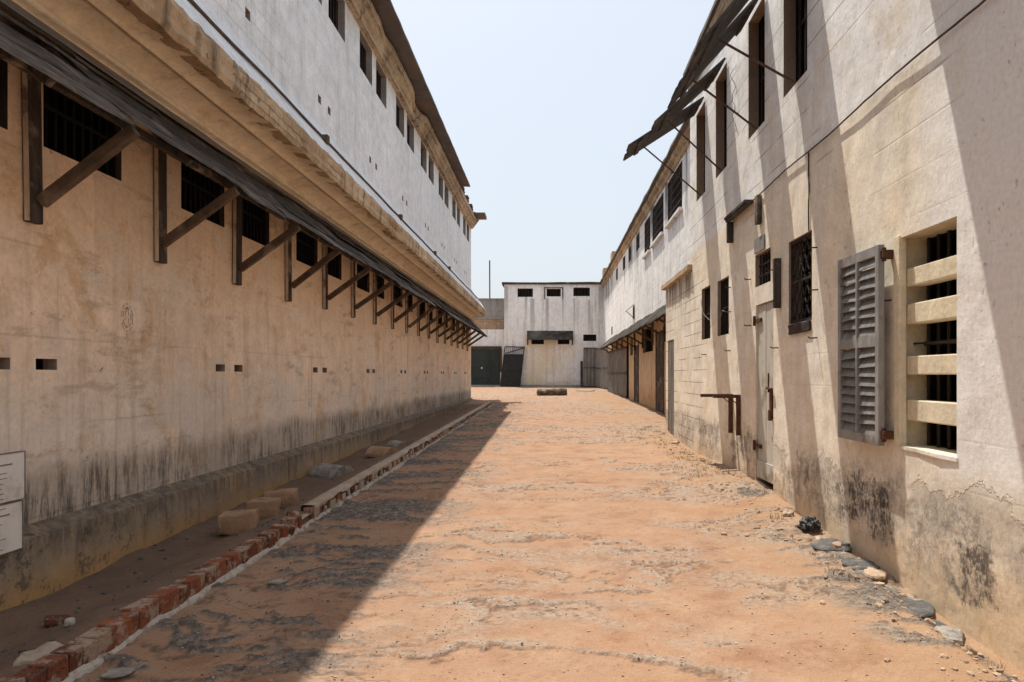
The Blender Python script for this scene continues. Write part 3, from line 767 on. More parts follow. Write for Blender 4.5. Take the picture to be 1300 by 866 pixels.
# rendered cap on the far run, with brick showing through holes
def capj(k, x, y, z):
    n = mnoise.noise(Vector((y*3.3, k*1.7, 8))) + .6*mnoise.noise(Vector((y*11, k*1.3, 2)))
    return (kx(y) + .009*n, 0, .02+.0175*y + (.012*n if k in (1,2,3) else .045*n))
cap.sweep([(-.145, .02), (-.135, .165), (-.11, .178), (-.015, .178), (.006, .165), (.007, .145)], grow(KY, 24.6, .05), capj)
y = KY
while y < 24.6:
    l = random.uniform(.04, .16); z = .02+.0175*y; x = kx(y)
    q0, q1 = random.uniform(.0, .05), .15
    patch.box(x-.02, x+.004+random.uniform(0, .004), y, y+l, z+q0, z+(q1 if random.random() < .5 else random.uniform(.06, .12)), j=.014)
    y += l + random.uniform(.07, .20)
obj('render_cap', cap, 'kerb_render', KB, smooth=True)
obj('render_patch', patch, 'kerb_render', KB, bevel=.005)

def lump(name, size, loc, mat, label, cat, group=None, rz=0., tilt=(0, 0), bev=.012, jit=.012, sub=3):
    a, b, c = size; m = MB(); m.box(-a/2, a/2, -b/2, b/2, 0, c)
    me_o = obj(name, m, mat, None, loc=(0, 0, 0))
    bm = bmesh.new(); bm.from_mesh(me_o.data)
    bmesh.ops.bevel(bm, geom=bm.edges[:], offset=bev, segments=2, affect='EDGES', profile=.6)
    bmesh.ops.triangulate(bm, faces=bm.faces[:]); bmesh.ops.subdivide_edges(bm, edges=bm.edges[:], cuts=sub-1 if sub > 1 else 1)
    sd = Vector((random.random()*50, random.random()*50, random.random()*50))
    for v in bm.verts: v.co += Vector(mnoise.noise_vector(v.co*9+sd))*jit + Vector(mnoise.noise_vector(v.co*30+sd))*jit*.4
    bm.to_mesh(me_o.data); bm.free()
    me_o.data.polygons.foreach_set('use_smooth', [True]*len(me_o.data.polygons))
    me_o.location = loc; me_o.rotation_euler = (tilt[0], tilt[1], rz); WL[me_o.name] = Vector(loc)
    return props(me_o, label, cat, group)
def flake(name, a, b, c, loc, mat, label, cat, group=None, rz=0., tilt=(0, 0)):
    """flat broken piece with an irregular outline"""
    sd = random.random()*90; n = 22; m = MB(); rows_ = ((1.0, 0), (1.03, .45), (.97, .85), (.82, 1.0), (.5, 1.0), (.2, 1.0))
    R0 = [.78 + .30*mnoise.noise(Vector((math.cos(k*6.283/n)*1.3+sd, math.sin(k*6.283/n)*1.3, 1))) + .16*mnoise.noise(Vector((math.cos(k*6.283/n)*4+sd, math.sin(k*6.283/n)*4, 5))) for k in range(n)]
    for f, h in rows_:
        for k in range(n):
            t = k*6.283/n; r = R0[k]*f; x, y = r*math.cos(t)*a/2, r*math.sin(t)*b/2
            m.v.append((x, y, c*h*(1 + .9*mnoise.noise(Vector((x*9+sd, y*9, 3)))) + .25*c*mnoise.noise(Vector((x*30+sd, y*30, 3)))*(h > .5)))
    for q in range(len(rows_)-1):
        for k in range(n): m.f.append((q*n+k, q*n+(k+1) % n, (q+1)*n+(k+1) % n, (q+1)*n+k)); m.mi.append(0); m.tint.append(.5)
    m.f.append(tuple(range((len(rows_)-1)*n, len(rows_)*n))); m.mi.append(0); m.tint.append(.5)
    o = obj(name, m, mat, None, loc=(0, 0, 0)); o.location = loc; o.rotation_euler = (tilt[0], tilt[1], rz); WL[o.name] = Vector(loc)
    return props(o, label, cat, group)
def onfloor(px, py, dz=0.):
    x, y = at(px, py); return (x, y, gz(x, y)+dz)
g = 'earth blocks along the wall foot'
def blk(px, py, size, label, rz, mat='earth_block'):
    x, y = at(px, py); return lump('block', size, (x, y, gz(x, y)-.015), mat, label, 'block', g, rz, (random.uniform(-.04, .04), random.uniform(-.05, .05)), .03, .026)
blk(303, 682, (.30, .24, .20), 'brown earth block with rounded corners, closest of three to the printed boards', .15)
blk(334, 664, (.30, .24, .20), 'brown earth block with broken side, middle of three by the kerb', .25)
blk(358, 650, (.30, .22, .20), 'brown earth block nearest the broken end of the kerb', .1)
# half-round stones
def halfround(px, py, r, l, mat, label, rz):
    x, y = at(px, py); m = MB(); n = 12; z = gz(x, y)
    ring = []
    for e in (-l/2, l/2):
        i = len(m.v); ring.append(i)
        for k in range(n+1):
            t = math.pi*k/n; m.v.append((r*math.cos(t), e, r*.75*math.sin(t)))
    for k in range(n): m.f.append((ring[0]+k, ring[0]+k+1, ring[1]+k+1, ring[1]+k)); m.mi.append(0); m.tint.append(.5)
    for i in ring: m.f.append(tuple(range(i, i+n+1))); m.mi.append(0); m.tint.append(.5)
    o = obj('stone', m, mat, None, loc=(0, 0, 0), bevel=.01, jit=.012); o.location = (x, y, z-.01); o.rotation_euler.z = rz; o.rotation_euler.x = .08
    WL[o.name] = Vector((x, y, z)); return props(o, label, 'stone', 'half-round stones in the trench')
halfround(421, 606, .22, .42, 'stone_grey', 'grey half-round stone lying between plinth and kerb', 1.2)
halfround(484, 583, .20, .38, 'earth_block', 'brown half-round stone lying farther along the trench', 1.3)
halfround(505, 571, .15, .3, 'stone_grey', 'small grey stone farthest along the trench', 1.0)
# displaced bricks where the kerb is broken
x, y = kx(6.45)-.02, 6.42; lump('brick', (.11, .21, .07), (x-.10, y+.05, gz(x, y)+.05), 'kerb_brick', 'red brick with white mortar tilted on the broken kerb', 'brick', 'loose kerb bricks', .5, (.5, .3), .006, .006)
x, y = kx(6.3)+.0, 6.18; lump('brick', (.10, .11, .10), (x-.05, y, gz(x, y)+.01), 'kerb_brick', 'orange half brick leaning against the broken kerb end', 'brick', 'loose kerb bricks', .3, (.2, .4), .02, .012)
for px, py, s in ((72, 800, .06),):
    x, y = at(px, py); lump('brick', (.12, .08, .05), (x, y, gz(x, y)-.005), 'kerb_brick', 'broken piece of red brick lying on the trench soil', 'brick', None, .6, (.1, .1), .015, .012)
x, y = at(88, 812); lump('stone', (.05, .05, .04), (x, y, gz(x, y)), 'mortar', 'small white mortar crumb beside the broken red brick', 'stone', None, .3)
x, y = kx(3.42)-.12, 3.42; flake('mortar_slab', .24, .28, .03, (x-.07, y-.0, gz(x, y)-.015), 'kerb_render', 'cracked pale mortar slab against the near end of the kerb', 'slab', None, .2, (.05, -.08))
x, y = at(155, 858); flake('flat_stone', .20, .14, .008, (x+.0, y-.04, gz(x, y)-.004), 'stone_grey', 'flat grey concrete flake beside the kerb mortar', 'stone', None, .4)
x, y = at(352, 743); flake('flat_stone', .15, .11, .012, (x, y, gz(x, y)-.003), 'stone_grey', 'small pale grey chip on the shaded asphalt', 'stone', None, .4)

# stones along the other wall foot
SL = [(1072, 700, .42, .30, .045, 'asphalt_lump', 'dark asphalt slab by the wall foot near the black bag'),
      (1098, 722, .36, .26, .05, 'asphalt_lump', 'cracked dark asphalt slab under the mould-stained wall'),
      (1126, 736, .26, .17, .06, 'pale_stone', 'pale flat stone at the end of the cracked asphalt slabs'),
      (1160, 768, .40, .26, .04, 'asphalt_lump', 'broad dark asphalt slab halfway along the wash-out groove'),
      (1190, 783, .20, .16, .05, 'asphalt_lump', 'small dark asphalt lump between broad slab and pale concrete slab'),
      (1228, 796, .28, .2, .075, 'stone_grey', 'mossy pale concrete slab at the near end of the row'),
      (1236, 818, .06, .06, .045, 'pale_stone', 'single cream pebble in front of the mossy concrete slab'),
      (1181, 786, .07, .06, .05, 'pale_stone', 'pinkish stone beside the small asphalt lump'),
      (1068, 690, .16, .10, .05, 'pale_stone', 'pale rubble stone just behind the black bag'),
      (1088, 704, .14, .09, .05, 'pale_stone', 'pale rubble stone lying on the dark asphalt slabs'),
      (1012, 662, .12, .1, .05, 'pale_stone', 'pale stone lying before the plank door'),
      (868, 566, .22, .15, .08, 'pale_stone', 'whitish stone at the wall foot among weeds')]
for px, py, a, b, c, mt, lb in SL:
    x, y = at(px, py); x = min(x, 2.36); flake('rubble_stone', a*1.25, b*1.25, c*(.55 if a > .15 else 1.1), (x, y, gz(x, y)-.010), mt, lb, 'stone', 'rubble stones along the wall foot', random.uniform(.9, 1.6), (random.uniform(-.05, .05), random.uniform(-.05, .05)))
# crumpled black bag
bm = bmesh.new(); bmesh.ops.create_icosphere(bm, subdivisions=4, radius=1)
for v in bm.verts:
    n = mnoise.noise(v.co*2.2)+.3*mnoise.noise(v.co*5)
    v.co = Vector((v.co.x*.085, v.co.y*.10, max(-.02, v.co.z*.075)))*(1+.45*n)
me = bpy.data.meshes.new('plastic_bag'); bm.to_mesh(me); bm.free(); me.materials.append(M['plastic_bag'])
o = bpy.data.objects.new('plastic_bag', me); COL.objects.link(o); x, y = at(1033, 680); x = min(x, 2.37); o.location = (x, y, gz(x, y)+.03)
props(o, 'crumpled black plastic bag against the foot of the cream wall', 'bag')

# ================================================================== BUILDING WITH PROPPED SHUTTERS
XR = 2.5
RB = empty('prison_building', (4.5, 4.0, .1), 'two-storey white and cream building with propped shutters and a plank door', 'building')
W = {1: (6.67, 7.35), 2: (8.0, 8.66), 3: (9.73, 10.38), 4: (11.1, 11.76), 0: (3.95, 5.05)}
upw = {k: (a, b, EYE+2.98, EYE+4.46) for k, (a, b) in W.items()}
lowb = [(6.55, 7.19, EYE+.53, EYE+1.395)]
small = (7.78, 8.37, EYE+1.07, EYE+1.46)
door = (7.69, 8.35, EYE-1.40, EYE+.85)
nar = [(10.74, 11.35, EYE+.58, EYE+1.42), (9.62, 10.27, EYE+.58, EYE+1.40)]
louv = (4.21, 4.93, EYE-.505, EYE+.98)
enddoor = (13.92, 14.62, EYE-1.35, EYE+.73)
holes = list(upw.values())+lowb+[small, door]+nar+[louv, enddoor]
mb = MB(); wall_x(mb, XR, -7, 12.3, 0, EYE+5.5, [h for h in holes], -1)
wall_x(mb, XR, 12.3, 14.9, 0, EYE+1.95, [enddoor], -1)
mb.quad((XR,12.3,EYE+1.95), (9,12.3,EYE+1.95), (9,12.3,EYE+5.5), (XR,12.3,EYE+5.5))
mb.quad((XR,14.9,0), (9,14.9,0), (9,14.9,EYE+1.95), (XR,14.9,EYE+1.95))
mb.quad((XR,-7,0), (9,-7,0), (9,-7,EYE+5.5), (XR,-7,EYE+5.5)); mb.quad((9,-7,0), (9,14.9,0), (9,14.9,EYE+5.5), (9,-7,EYE+5.5))
obj('wall', mb, 'right_plaster', RB)
mb = MB(); mb.sweep([(9, EYE+1.99), (2.42, EYE+1.955), (2.41, EYE+1.86), (2.499, EYE+1.85)], grow(12.12, 15.0, .06), roughen(.012, 4))
mb.quad((2.41,12.12,EYE+1.86), (2.6,12.12,EYE+1.86), (2.6,12.12,EYE+1.96), (2.42,12.12,EYE+1.955)); mb.quad((2.41,15,EYE+1.86), (9,15,EYE+1.86), (9,15,EYE+1.99), (2.42,15,EYE+1.955))
obj('coping', mb, 'coping', RB)
# roof and eave with rafter tails
mb = MB(); mb.sweep([(9, EYE+6.6), (2.385, EYE+5.46), (2.38, EYE+5.38), (2.51, EYE+5.36), (9, EYE+6.3)], grow(-7, 12.38, .3), roughen(.012, 3))
mb.quad((2.38,12.38,EYE+5.38), (2.5,12.38,EYE+5.36), (9,12.38,EYE+6.3), (9,12.38,EYE+6.6))
obj('roof', mb, 'roof_sheet', RB)
mb = MB(); mb.sweep([(2.503, EYE+5.02), (2.46, EYE+5.05), (2.45, EYE+5.2), (2.43, EYE+5.22), (2.42, EYE+5.36)], grow(-7, 12.3, .1), roughen(.010, 5))
obj('eave_cornice', mb, 'ochre_brick', RB)

hinge = (2.485, EYE+4.49)
tips = {0: (1.47, EYE+3.42), 1: (1.45, EYE+3.2), 2: (1.49, EYE+3.38), 3: (1.47, EYE+3.57), 4: (1.24, EYE+3.69)}
for k, h in upw.items():
    c = ctr(XR, h); mb = MB(); recess(mb, XR, 1, h, .13)
    w = obj('window', mb, ['reveal', 'interior_shade'], RB, loc=c)
    bars_x(XR+.15, h, 4 if k else 7, .016, 1, parent=w)
    # shutter of boards, hung from the top
    t = tips[k]; d = Vector((t[0]-hinge[0], 0, t[1]-hinge[1])); L = d.length; d.normalize(); nrm = Vector((-d.z, 0, d.x))
    if nrm.z < 0: nrm = -nrm
    mb = MB(); a0, a1 = h[0]-.06, h[1]+.06; n = 5 if k else 8
    for i in range(n):
        ya, yb = a0+(a1-a0)*i/n+.002, a0+(a1-a0)*(i+1)/n-.002
        l0, l1 = random.uniform(0, .02), L-abs(random.gauss(0, .02)); H = Vector((hinge[0], 0, hinge[1]))
        P = []
        for s_ in (0, .028):
            for (yy, ll) in ((ya, l0), (yb, l0), (yb, l1), (ya, l1)):
                q = H + d*ll + nrm*s_; P.append((q.x, yy, q.z))
        mb.hexa(P)
    for ll in (.18, L-.25):
        q = Vector((hinge[0], 0, hinge[1])) + d*ll - nrm*.014
        mb.bar((q.x, a0+.03, q.z), (q.x, a1-.03, q.z), .09, .026, up=tuple(nrm))
    obj('shutter', mb, 'shutter_board', w, bevel=.003)
    mb = MB(); ym = (h[0]+h[1])/2; q = Vector((hinge[0], 0, hinge[1])) + d*(L*.78) - nrm*.03
    mb.tube([(XR+.02, ym, EYE+2.99), (q.x, ym+.02, q.z)], .013, 6); obj('prop_rod', mb, 'rod', w)

# barred window with wavy grille
h = lowb[0]; mb = MB(); recess(mb, XR, 1, h, .14); w = obj('window', mb, ['reveal', 'interior_shade'], RB, loc=ctr(XR, h))
mb = MB()
for i in range(9):
    y0 = h[0]+.04+(h[1]-h[0]-.08)*i/8
    pts = [(XR+.035, y0+.022*math.sin(j*1.15+(0 if i % 2 else math.pi)), h[2]+(h[3]-h[2])*j/22) for j in range(23)]
    mb.tube(pts, .0085, 6)
mb.box(XR+.028, XR+.042, h[0], h[1], (h[2]+h[3])/2-.013, (h[2]+h[3])/2+.013)
for z in (h[2]+.02, h[3]-.02): mb.box(XR+.026, XR+.044, h[0], h[1], z-.012, z+.012)
for y in (h[0]+.012, h[1]-.012): mb.box(XR+.022, XR+.040, y-.012, y+.012, h[2], h[3])
obj('grille', mb, 'iron', w)
mb = MB(); mb.box(XR-.03, XR+.05, h[0]+.02, h[1]-.04, h[2]-.11, h[2]-.003); obj('sill', mb, 'iron', w, bevel=.012, sub=2, jit=.015)
# small window above the door
mb = MB(); recess(mb, XR, 1, small, .10); w = obj('window', mb, ['reveal', 'interior_shade'], RB, loc=ctr(XR, small)); bars_x(XR+.05, small, 6, .009, 2, parent=w, name='grille')
for h in nar:
    mb = MB(); recess(mb, XR, 1, h, .05); w = obj('window', mb, ['reveal', 'interior_shade'], RB, loc=ctr(XR, h)); bars_x(XR+.07, h, 5, .011, 1, parent=w)
mb = MB(); mb.tube([(XR-.02, 11.33, EYE+1.25), (XR-.05, 11.05, EYE+1.0), (XR-.02, 10.72, EYE+.86)], .006, 5); mb.tube([(XR-.03, 10.0, EYE+.80), (XR-.06, 9.75, EYE+.92), (XR-.02, 9.6, EYE+.88)], .006, 5)
obj('bent_rod', mb, 'grey_paint', RB)
# window with concrete louvres, inner bars and an open slatted shutter
h = louv; mb = MB(); recess(mb, XR, 1, h, .22); w = obj('window', mb, ['louvre_plaster', 'interior_shade'], RB, loc=ctr(XR, h))
bp2 = None
for (z0, z1) in ((.63, .757), (.361, .505), (.002, .133), (-.323, -.178)):
    mb = MB(); mb.box(XR+.045, XR+.17, h[0]-.001, h[1]+.001, EYE+z0, EYE+z1); obj('concrete_bar', mb, 'louvre_plaster', w, bevel=.008, sub=0)
mb = MB()
for i in range(6):
    y = h[0]+.05+(h[1]-h[0]-.1)*i/5; mb.tube([(XR+.20, y, h[2]), (XR+.20, y, h[3])], .013, 6)
mb.box(XR+.19, XR+.21, h[0], h[1], EYE+.21, EYE+.24); mb.tube([(XR+.12, h[0], EYE+.215), (XR+.12, h[1], EYE+.225)], .008, 6)
obj('bars', mb, 'iron', w)
mb = MB(); mb.box(XR-.012, XR+.04, h[1]-.05, h[1]+.03, h[2]-.02, h[3]+.02); obj('jamb', mb, 'louvre_plaster', w, bevel=.006, sub=2, jit=.006)
mb = MB(); mb.box(XR-.008, XR+.03, h[0]-.02, h[1]-.053, h[2]-.028, h[2]-.002); obj('sill', mb, 'right_plaster', w, bevel=.008, sub=2, jit=.010)
mb = MB(); xs0, xs1 = 2.395, 2.440; ya, yb = 5.0, 5.71; z0, z1 = EYE-.52, EYE+.955
def leaf(x0, x1, y0, y1, za, zb): mb.box(x0, x1, y0, y1, za, zb)
st = .055
leaf(xs0, xs1, ya, ya+st, z0, z1); leaf(xs0, xs1, yb-st, yb, z0, z1)
leaf(xs0+.001, xs1-.001, ya+st, yb-st, z0, z0+.07); leaf(xs0+.001, xs1-.001, ya+st, yb-st, z1-.075, z1)
zm = EYE+.245; leaf(xs0+.001, xs1-.001, ya+st, yb-st, zm-.035, zm+.045)
ym = (ya+yb)/2; leaf(xs0-.006, xs1-.004, ym-.011, ym+.011, z0+.072, zm-.037); leaf(xs0-.006, xs1-.004, ym-.011, ym+.011, zm+.047, z1-.077)
for (za, zb, n) in ((z0+.07, zm-.035, 9), (zm+.045, z1-.075, 8)):
    for y0, y1 in ((ya+st, ym-.013), (ym+.013, yb-st)):
        for i in range(n):
            z = za + (zb-za)*(i+.5)/n + random.uniform(-.006, .006); dt = random.uniform(-.008, .008)
            mb.bar((xs0+.022, y0-.002, z+dt), (xs0+.022, y1+.002, z-dt), .008, .086, up=(.42, 0, 1), mi=1)
SH = obj('shutter', mb, ['frame_paint', 'grey_paint'], w, bevel=.0025)
for z in (EYE+.88, EYE-.44):
    mb = MB(); mb.box(2.41, 2.50, 4.955, 5.03, z-.03, z+.03); mb.tube([(2.43, 4.985, z-.05), (2.43, 4.985, z+.05)], .016, 8)
    obj('hinge', mb, 'rust', SH, bevel=.005)
# plank door
h = door; mb = MB(); recess(mb, XR, 1, (h[0], h[1], 0, h[3]), .10, 0, 1)
D = obj('door', mb, ['right_plaster', 'interior_shade'], RB, loc=ctr(XR, h))
mb = MB()
for i in range(4):
    y0 = h[0]+.015+(h[1]-h[0]-.03)*i/4; y1 = h[0]+.015+(h[1]-h[0]-.03)*(i+1)/4-.005
    mb.box(XR+.02+.003*(i % 2), XR+.055, y0, y1, EYE-1.24+random.uniform(-.01, .01), h[3]-.012)
mb.box(XR+.008, XR+.02, h[0]+.015, h[1]-.015, EYE-1.24, EYE-1.03); mb.box(XR+.004, XR+.06, h[0], h[0]+.014, EYE-1.24, h[3])
obj('planks', mb, 'door_paint', D, bevel=.003)
for z in (EYE+.66, EYE-.86):
    mb = MB(); mb.box(XR-.008, XR+.018, h[1]-.20, h[1]+.05, z-.022, z+.022); mb.tube([(XR-.012, h[1]+.015, z-.06), (XR-.012, h[1]+.015, z+.06)], .02, 8); obj('hinge', mb, 'rust', D, bevel=.004)
mb = MB(); mb.box(XR-.016, XR+.018, h[0]+.02, h[0]+.10, EYE-.50, EYE-.16); mb.tube([(XR-.03, h[0]-.03, EYE-.16), (XR-.03, h[0]+.14, EYE-.15)], .016, 8); mb.box(XR-.035, XR+.0, h[0]+.03, h[0]+.09, EYE-.52, EYE-.40)
mb.tube([(XR-.02, h[0]+.11, EYE-.2), (XR-.02, h[0]+.11, EYE+.02)], .01, 6)
obj('latch', mb, 'rust', D, bevel=.004)
# end door
h = enddoor; mb = MB(); recess(mb, XR, 1, (h[0], h[1], 0, h[3]), .08, 0, 1); D = obj('door', mb, ['reveal', 'interior_shade'], RB, loc=ctr(XR, h))
mb = MB()
for i in range(4):
    y0 = h[0]+.02+(h[1]-h[0]-.04)*i/4; mb.box(XR+.01+.004*(i % 2), XR+.05, y0, y0+(h[1]-h[0]-.04)/4-.006, .3, h[3]-.01)
obj('planks', mb, 'tin_grey', D, bevel=.003)
# steel brackets, boards and hooks
for y, lab in ((9.42, 0), (9.03, 1)):
    mb = MB(); mb.box(XR-.055, XR-.003, y-.026, y+.026, EYE-.80, EYE-.27); mb.box(2.06 if lab == 0 else 2.14, XR-.003, y-.028, y+.028, EYE-.305, EYE-.262)
    mb.bar((XR-.05, y, EYE-.38), (XR-.15, y, EYE-.30), .012, .012)
    obj('steel_bracket', mb, 'rust', RB, bevel=.004)
mb = MB(); mb.box(2.38, 2.497, 8.42, 9.42, EYE+2.13, EYE+2.165); mb.box(2.40, 2.46, 8.42, 9.42, EYE+2.10, EYE+2.132); obj('ledge_board', mb, 'shutter_board', RB, bevel=.004)
for (y0, y1, z0, z1, xa) in ((9.36, 9.44, EYE+1.82, EYE+2.10, 2.42), (8.10, 8.20, EYE+1.80, EYE+2.14, 2.44), (7.42, 7.49, EYE+.73, EYE+1.27, 2.43)):
    mb = MB(); mb.box(xa, 2.497, y0, y1, z0, z1); obj('wooden_batten', mb, 'wood_dark', RB, bevel=.006)
hp = None
for y, z in ((6.42, 1.20), (6.40, .80), (6.42, .35), (7.52, .30), (8.55, .62), (8.55, 1.2), (9.5, 1.22), (9.5, .88), (9.52, .34), (11.0, .33), (5.02, .55), (7.66, 1.18)):
    if hp is None:
        mb = MB(); mb.tube([(XR+.01, y, EYE+z), (XR-.07, y+.005, EYE+z-.004), (XR-.085, y+.003, EYE+z+.012)], .007, 5); hp = obj('hook', mb, 'iron', RB, loc=(XR, y, EYE+z))
    else: dup(hp, (XR, y, EYE+z), RB)
# a faded plate above the small window
mb = MB(); mb.box(XR-.018, XR-.003, 7.98, 8.36, EYE+1.475, EYE+1.65); props(obj('wall_sign', mb, 'sign_faded', None, loc=(XR-.01, 8.17, EYE+1.56), bevel=.003), 'small faded grey plate above the little window over the plank door', 'sign')
# cable and wires
mb = MB(); pts = [(2.478-.012*abs(mnoise.noise(Vector((y, 0, 3)))), y, EYE+2.155 + .02*mnoise.noise(Vector((y*.9, 1, 2))) + .006*mnoise.noise(Vector((y*6, 1, 2)))) for y in fr(-3, 9.6, .12)]
mb.tube(pts, .0075, 6); props(obj('cable', mb, 'rod', None, loc=(2.48, 3, EYE+2.15)), 'dark cable running level across the white and cream wall', 'cable')
mb = MB(); mb.tube([(2.488, 6.60+.006*math.sin(i), EYE+2.15-i*.076) for i in range(11)], .007, 5); props(obj('wire', mb, 'black_rubber', None, loc=(2.488, 6.6, EYE+2.0)), 'short wire dropping from the cable to the barred window', 'wire')
mb = MB(); mb.tube([(2.47-.03*math.sin(i*1.3), 9.25+.06*math.sin(i*.9)+.03*math.sin(i*2.1), EYE+4.15-i*.062) for i in range(15)], .004, 4); props(obj('wire', mb, 'black_rubber', None, loc=(2.47, 9.25, EYE+3.7)), 'loose crinkled wire dangling between two upper shuttered windows', 'wire')

# ================================================================== FARTHER BUILDING ON THE SAME SIDE
XF = 3.45
FB = empty('prison_building', (5.5, 30, .6), 'farther white building with grilled upper windows above a dark lean-to awning', 'building')
fw = [(18.0, 20.2, EYE+4.42, EYE+5.66), (21.0, 23.2, EYE+4.40, EYE+5.62), (23.8, 25.2, EYE+4.36, EYE+5.58), (26.7, 27.7, EYE+5.0, EYE+5.6), (29.6, 30.4, EYE+5.0, EYE+5.6), (31.9, 32.8, EYE+5.0, EYE+5.6), (35.5, 36.3, EYE+5.0, EYE+5.6)]
fl = [(23.2, 25.8, EYE+.82, EYE+1.72), (28.9, 29.9, EYE+.85, EYE+1.6)]
fd = [(20.95, 22.35, EYE-1.25, EYE+1.40), (27.0, 28.2, EYE-1.1, EYE+1.2)]
fs = [(28.3, 28.9, EYE+2.35, EYE+2.9), (38.5, 39.3, EYE+2.3, EYE+2.75)]
mb = MB(); wall_x(mb, XF, 14.9, 45, 0, EYE+1.95, fl+fd, -1); obj('lower_wall', mb, 'far_peach', FB)
mb = MB(); wall_x(mb, XF, 13.5, 45, EYE+1.95, EYE+6.05, fw+fs, -1)
mb.quad((XF,13.5,EYE+1.95), (10,13.5,EYE+1.95), (10,13.5,EYE+6.05), (XF,13.5,EYE+6.05)); mb.quad((XF,45,0), (10,45,0), (10,45,EYE+6.05), (XF,45,EYE+6.05))
obj('upper_wall', mb, 'far_white', FB)
for h in fw:
    mb = MB(); recess(mb, XF, 1, h, .15); w = obj('window', mb, ['reveal', 'interior_shade'], FB, loc=ctr(XF, h))
    b = MB(); n = max(3, int((h[1]-h[0])/.24))
    for i in range(n+1): y = h[0]+.02+(h[1]-h[0]-.04)*i/n; b.box(XF-.012, XF+.012, y-.012, y+.012, h[2], h[3])
    for i in range(6): z = h[2]+.015+(h[3]-h[2]-.03)*i/5; b.box(XF-.010, XF+.010, h[0], h[1], z-.012, z+.012)
    obj('grille', b, 'iron', w)
    if h[1]-h[0] > 1.2:
        b = MB(); b.box(XF-.10, XF+.02, h[0]-.08, h[1]+.08, h[2]-.09, h[2]-.003); obj('sill', b, 'far_white', w, bevel=.008)
for h in fl+fs:
    mb = MB(); recess(mb, XF, 1, h, .15); w = obj('window', mb, ['reveal', 'interior_shade'], FB, loc=ctr(XF, h)); bars_x(XF+.1, h, 7, .012, 1, parent=w)
mb = MB(); mb.bar((3.43, 28.6, EYE+2.93), (3.12, 28.6, EYE+2.66), .55, .02, up=(1, 0, 1)); mb.tube([(3.43, 28.6, EYE+2.4), (3.15, 28.6, EYE+2.66)], .015, 5); obj('shutter', mb, 'shutter_board', FB)
for h in fd:
    mb = MB(); recess(mb, XF, 1, (h[0], h[1], 0, h[3]), .12); d = obj('door', mb, ['reveal', 'interior_shade'], FB, loc=ctr(XF, h))
    b = MB()
    for i in range(5): y = h[0]+.03+(h[1]-h[0]-.06)*i/5; b.box(XF+.02, XF+.06, y, y+(h[1]-h[0]-.06)/5-.008, .45, h[3]-.02)
    obj('planks', b, 'wood_dark', d)
    b = MB(); b.box(XF-.03, XF+.02, h[0]+.05, h[0]+.2, EYE-.2, EYE+.1); obj('latch', b, 'iron', d)
    b = MB(); b.box(XF-.03, XF+.03, h[0]-.1, h[0]-.01, .3, h[3]+.08); obj('jamb', b, 'wood_brace', d)
    b = MB(); b.box(XF-.03, XF+.03, h[1]+.01, h[1]+.1, .3, h[3]+.08); obj('jamb', b, 'wood_brace', d)
mb = MB(); mb.sweep([(10, EYE+7.4), (3.19, EYE+6.12), (3.18, EYE+6.04), (3.5, EYE+6.03)], grow(13.4, 45, .3), roughen(.02, 2))
mb.quad((3.18,13.4,EYE+6.04), (3.5,13.4,EYE+6.03), (10,13.4,EYE+6.04), (10,13.4,EYE+7.4))
obj('roof', mb, 'roof_sheet', FB)
mb = MB(); mb.sweep([(3.455, EYE+5.72), (3.40, EYE+5.75), (3.38, EYE+5.87), (3.30, EYE+5.9), (3.28, EYE+6.03)], grow(13.5, 45, .2), roughen(.02, 3)); obj('eave_cornice', mb, 'ochre_brick', FB)
mb = MB(); mb.box(3.3, 4.2, 37.2, 38.2, EYE+6.0, EYE+6.75); mb.box(3.2, 4.0, 42, 43, EYE+6.0, EYE+6.6); obj('chimney', mb, 'coping', FB, bevel=.03)
# drain marks are in the plaster; lean-to awning of dark sheet on rafters
mb = MB(); ys = grow(15.2, 39.5, .12)
def awj(k, x, y, z):
    r_ = .10*mnoise.noise(Vector((y*1.9, 3, 2))) if k in (2, 3) else 0
    return (.03*mnoise.noise(Vector((y*.5, k, 2))) + r_, 0, r_ + .03*mnoise.noise(Vector((y*3.1, k, 4))) + .06*mnoise.noise(Vector((y*.5, k*2, 9))))
mb.sweep([(3.455, EYE+2.14), (3.1, EYE+1.82), (2.72, EYE+1.47), (2.715, EYE+1.44), (3.1, EYE+1.79), (3.455, EYE+2.11)], ys, awj)
FA = obj('awning', mb, 'tin_dark', FB)
rp = None
for k in range(20):
    y = 15.6 + k*1.25
    if y > 39.3: break
    if rp is None:
        mb = MB(); mb.bar((3.44, y, EYE+2.06), (2.76, y, EYE+1.42), .06, .08); rp = obj('rafter', mb, 'wood_brace', FA, loc=(3.1, y, EYE+1.75))
        mb = MB(); mb.bar((3.42, y, EYE+1.15), (2.86, y, EYE+1.47), .06, .06); bq = obj('brace', mb, 'wood_brace', FA, loc=(3.1, y, EYE+1.3))
        mb = MB(); mb.box(3.39, 3.447, y-.05, y+.05, EYE+1.0, EYE+2.05); pq = obj('post', mb, 'wood_dark', FA, loc=(3.4, y, EYE+1.5))
    else: dup(rp, (3.1, y, EYE+1.75), FA); (dup(bq, (3.1, y, EYE+1.3), FA), dup(pq, (3.4, y, EYE+1.5), FA)) if k % 2 == 0 else None

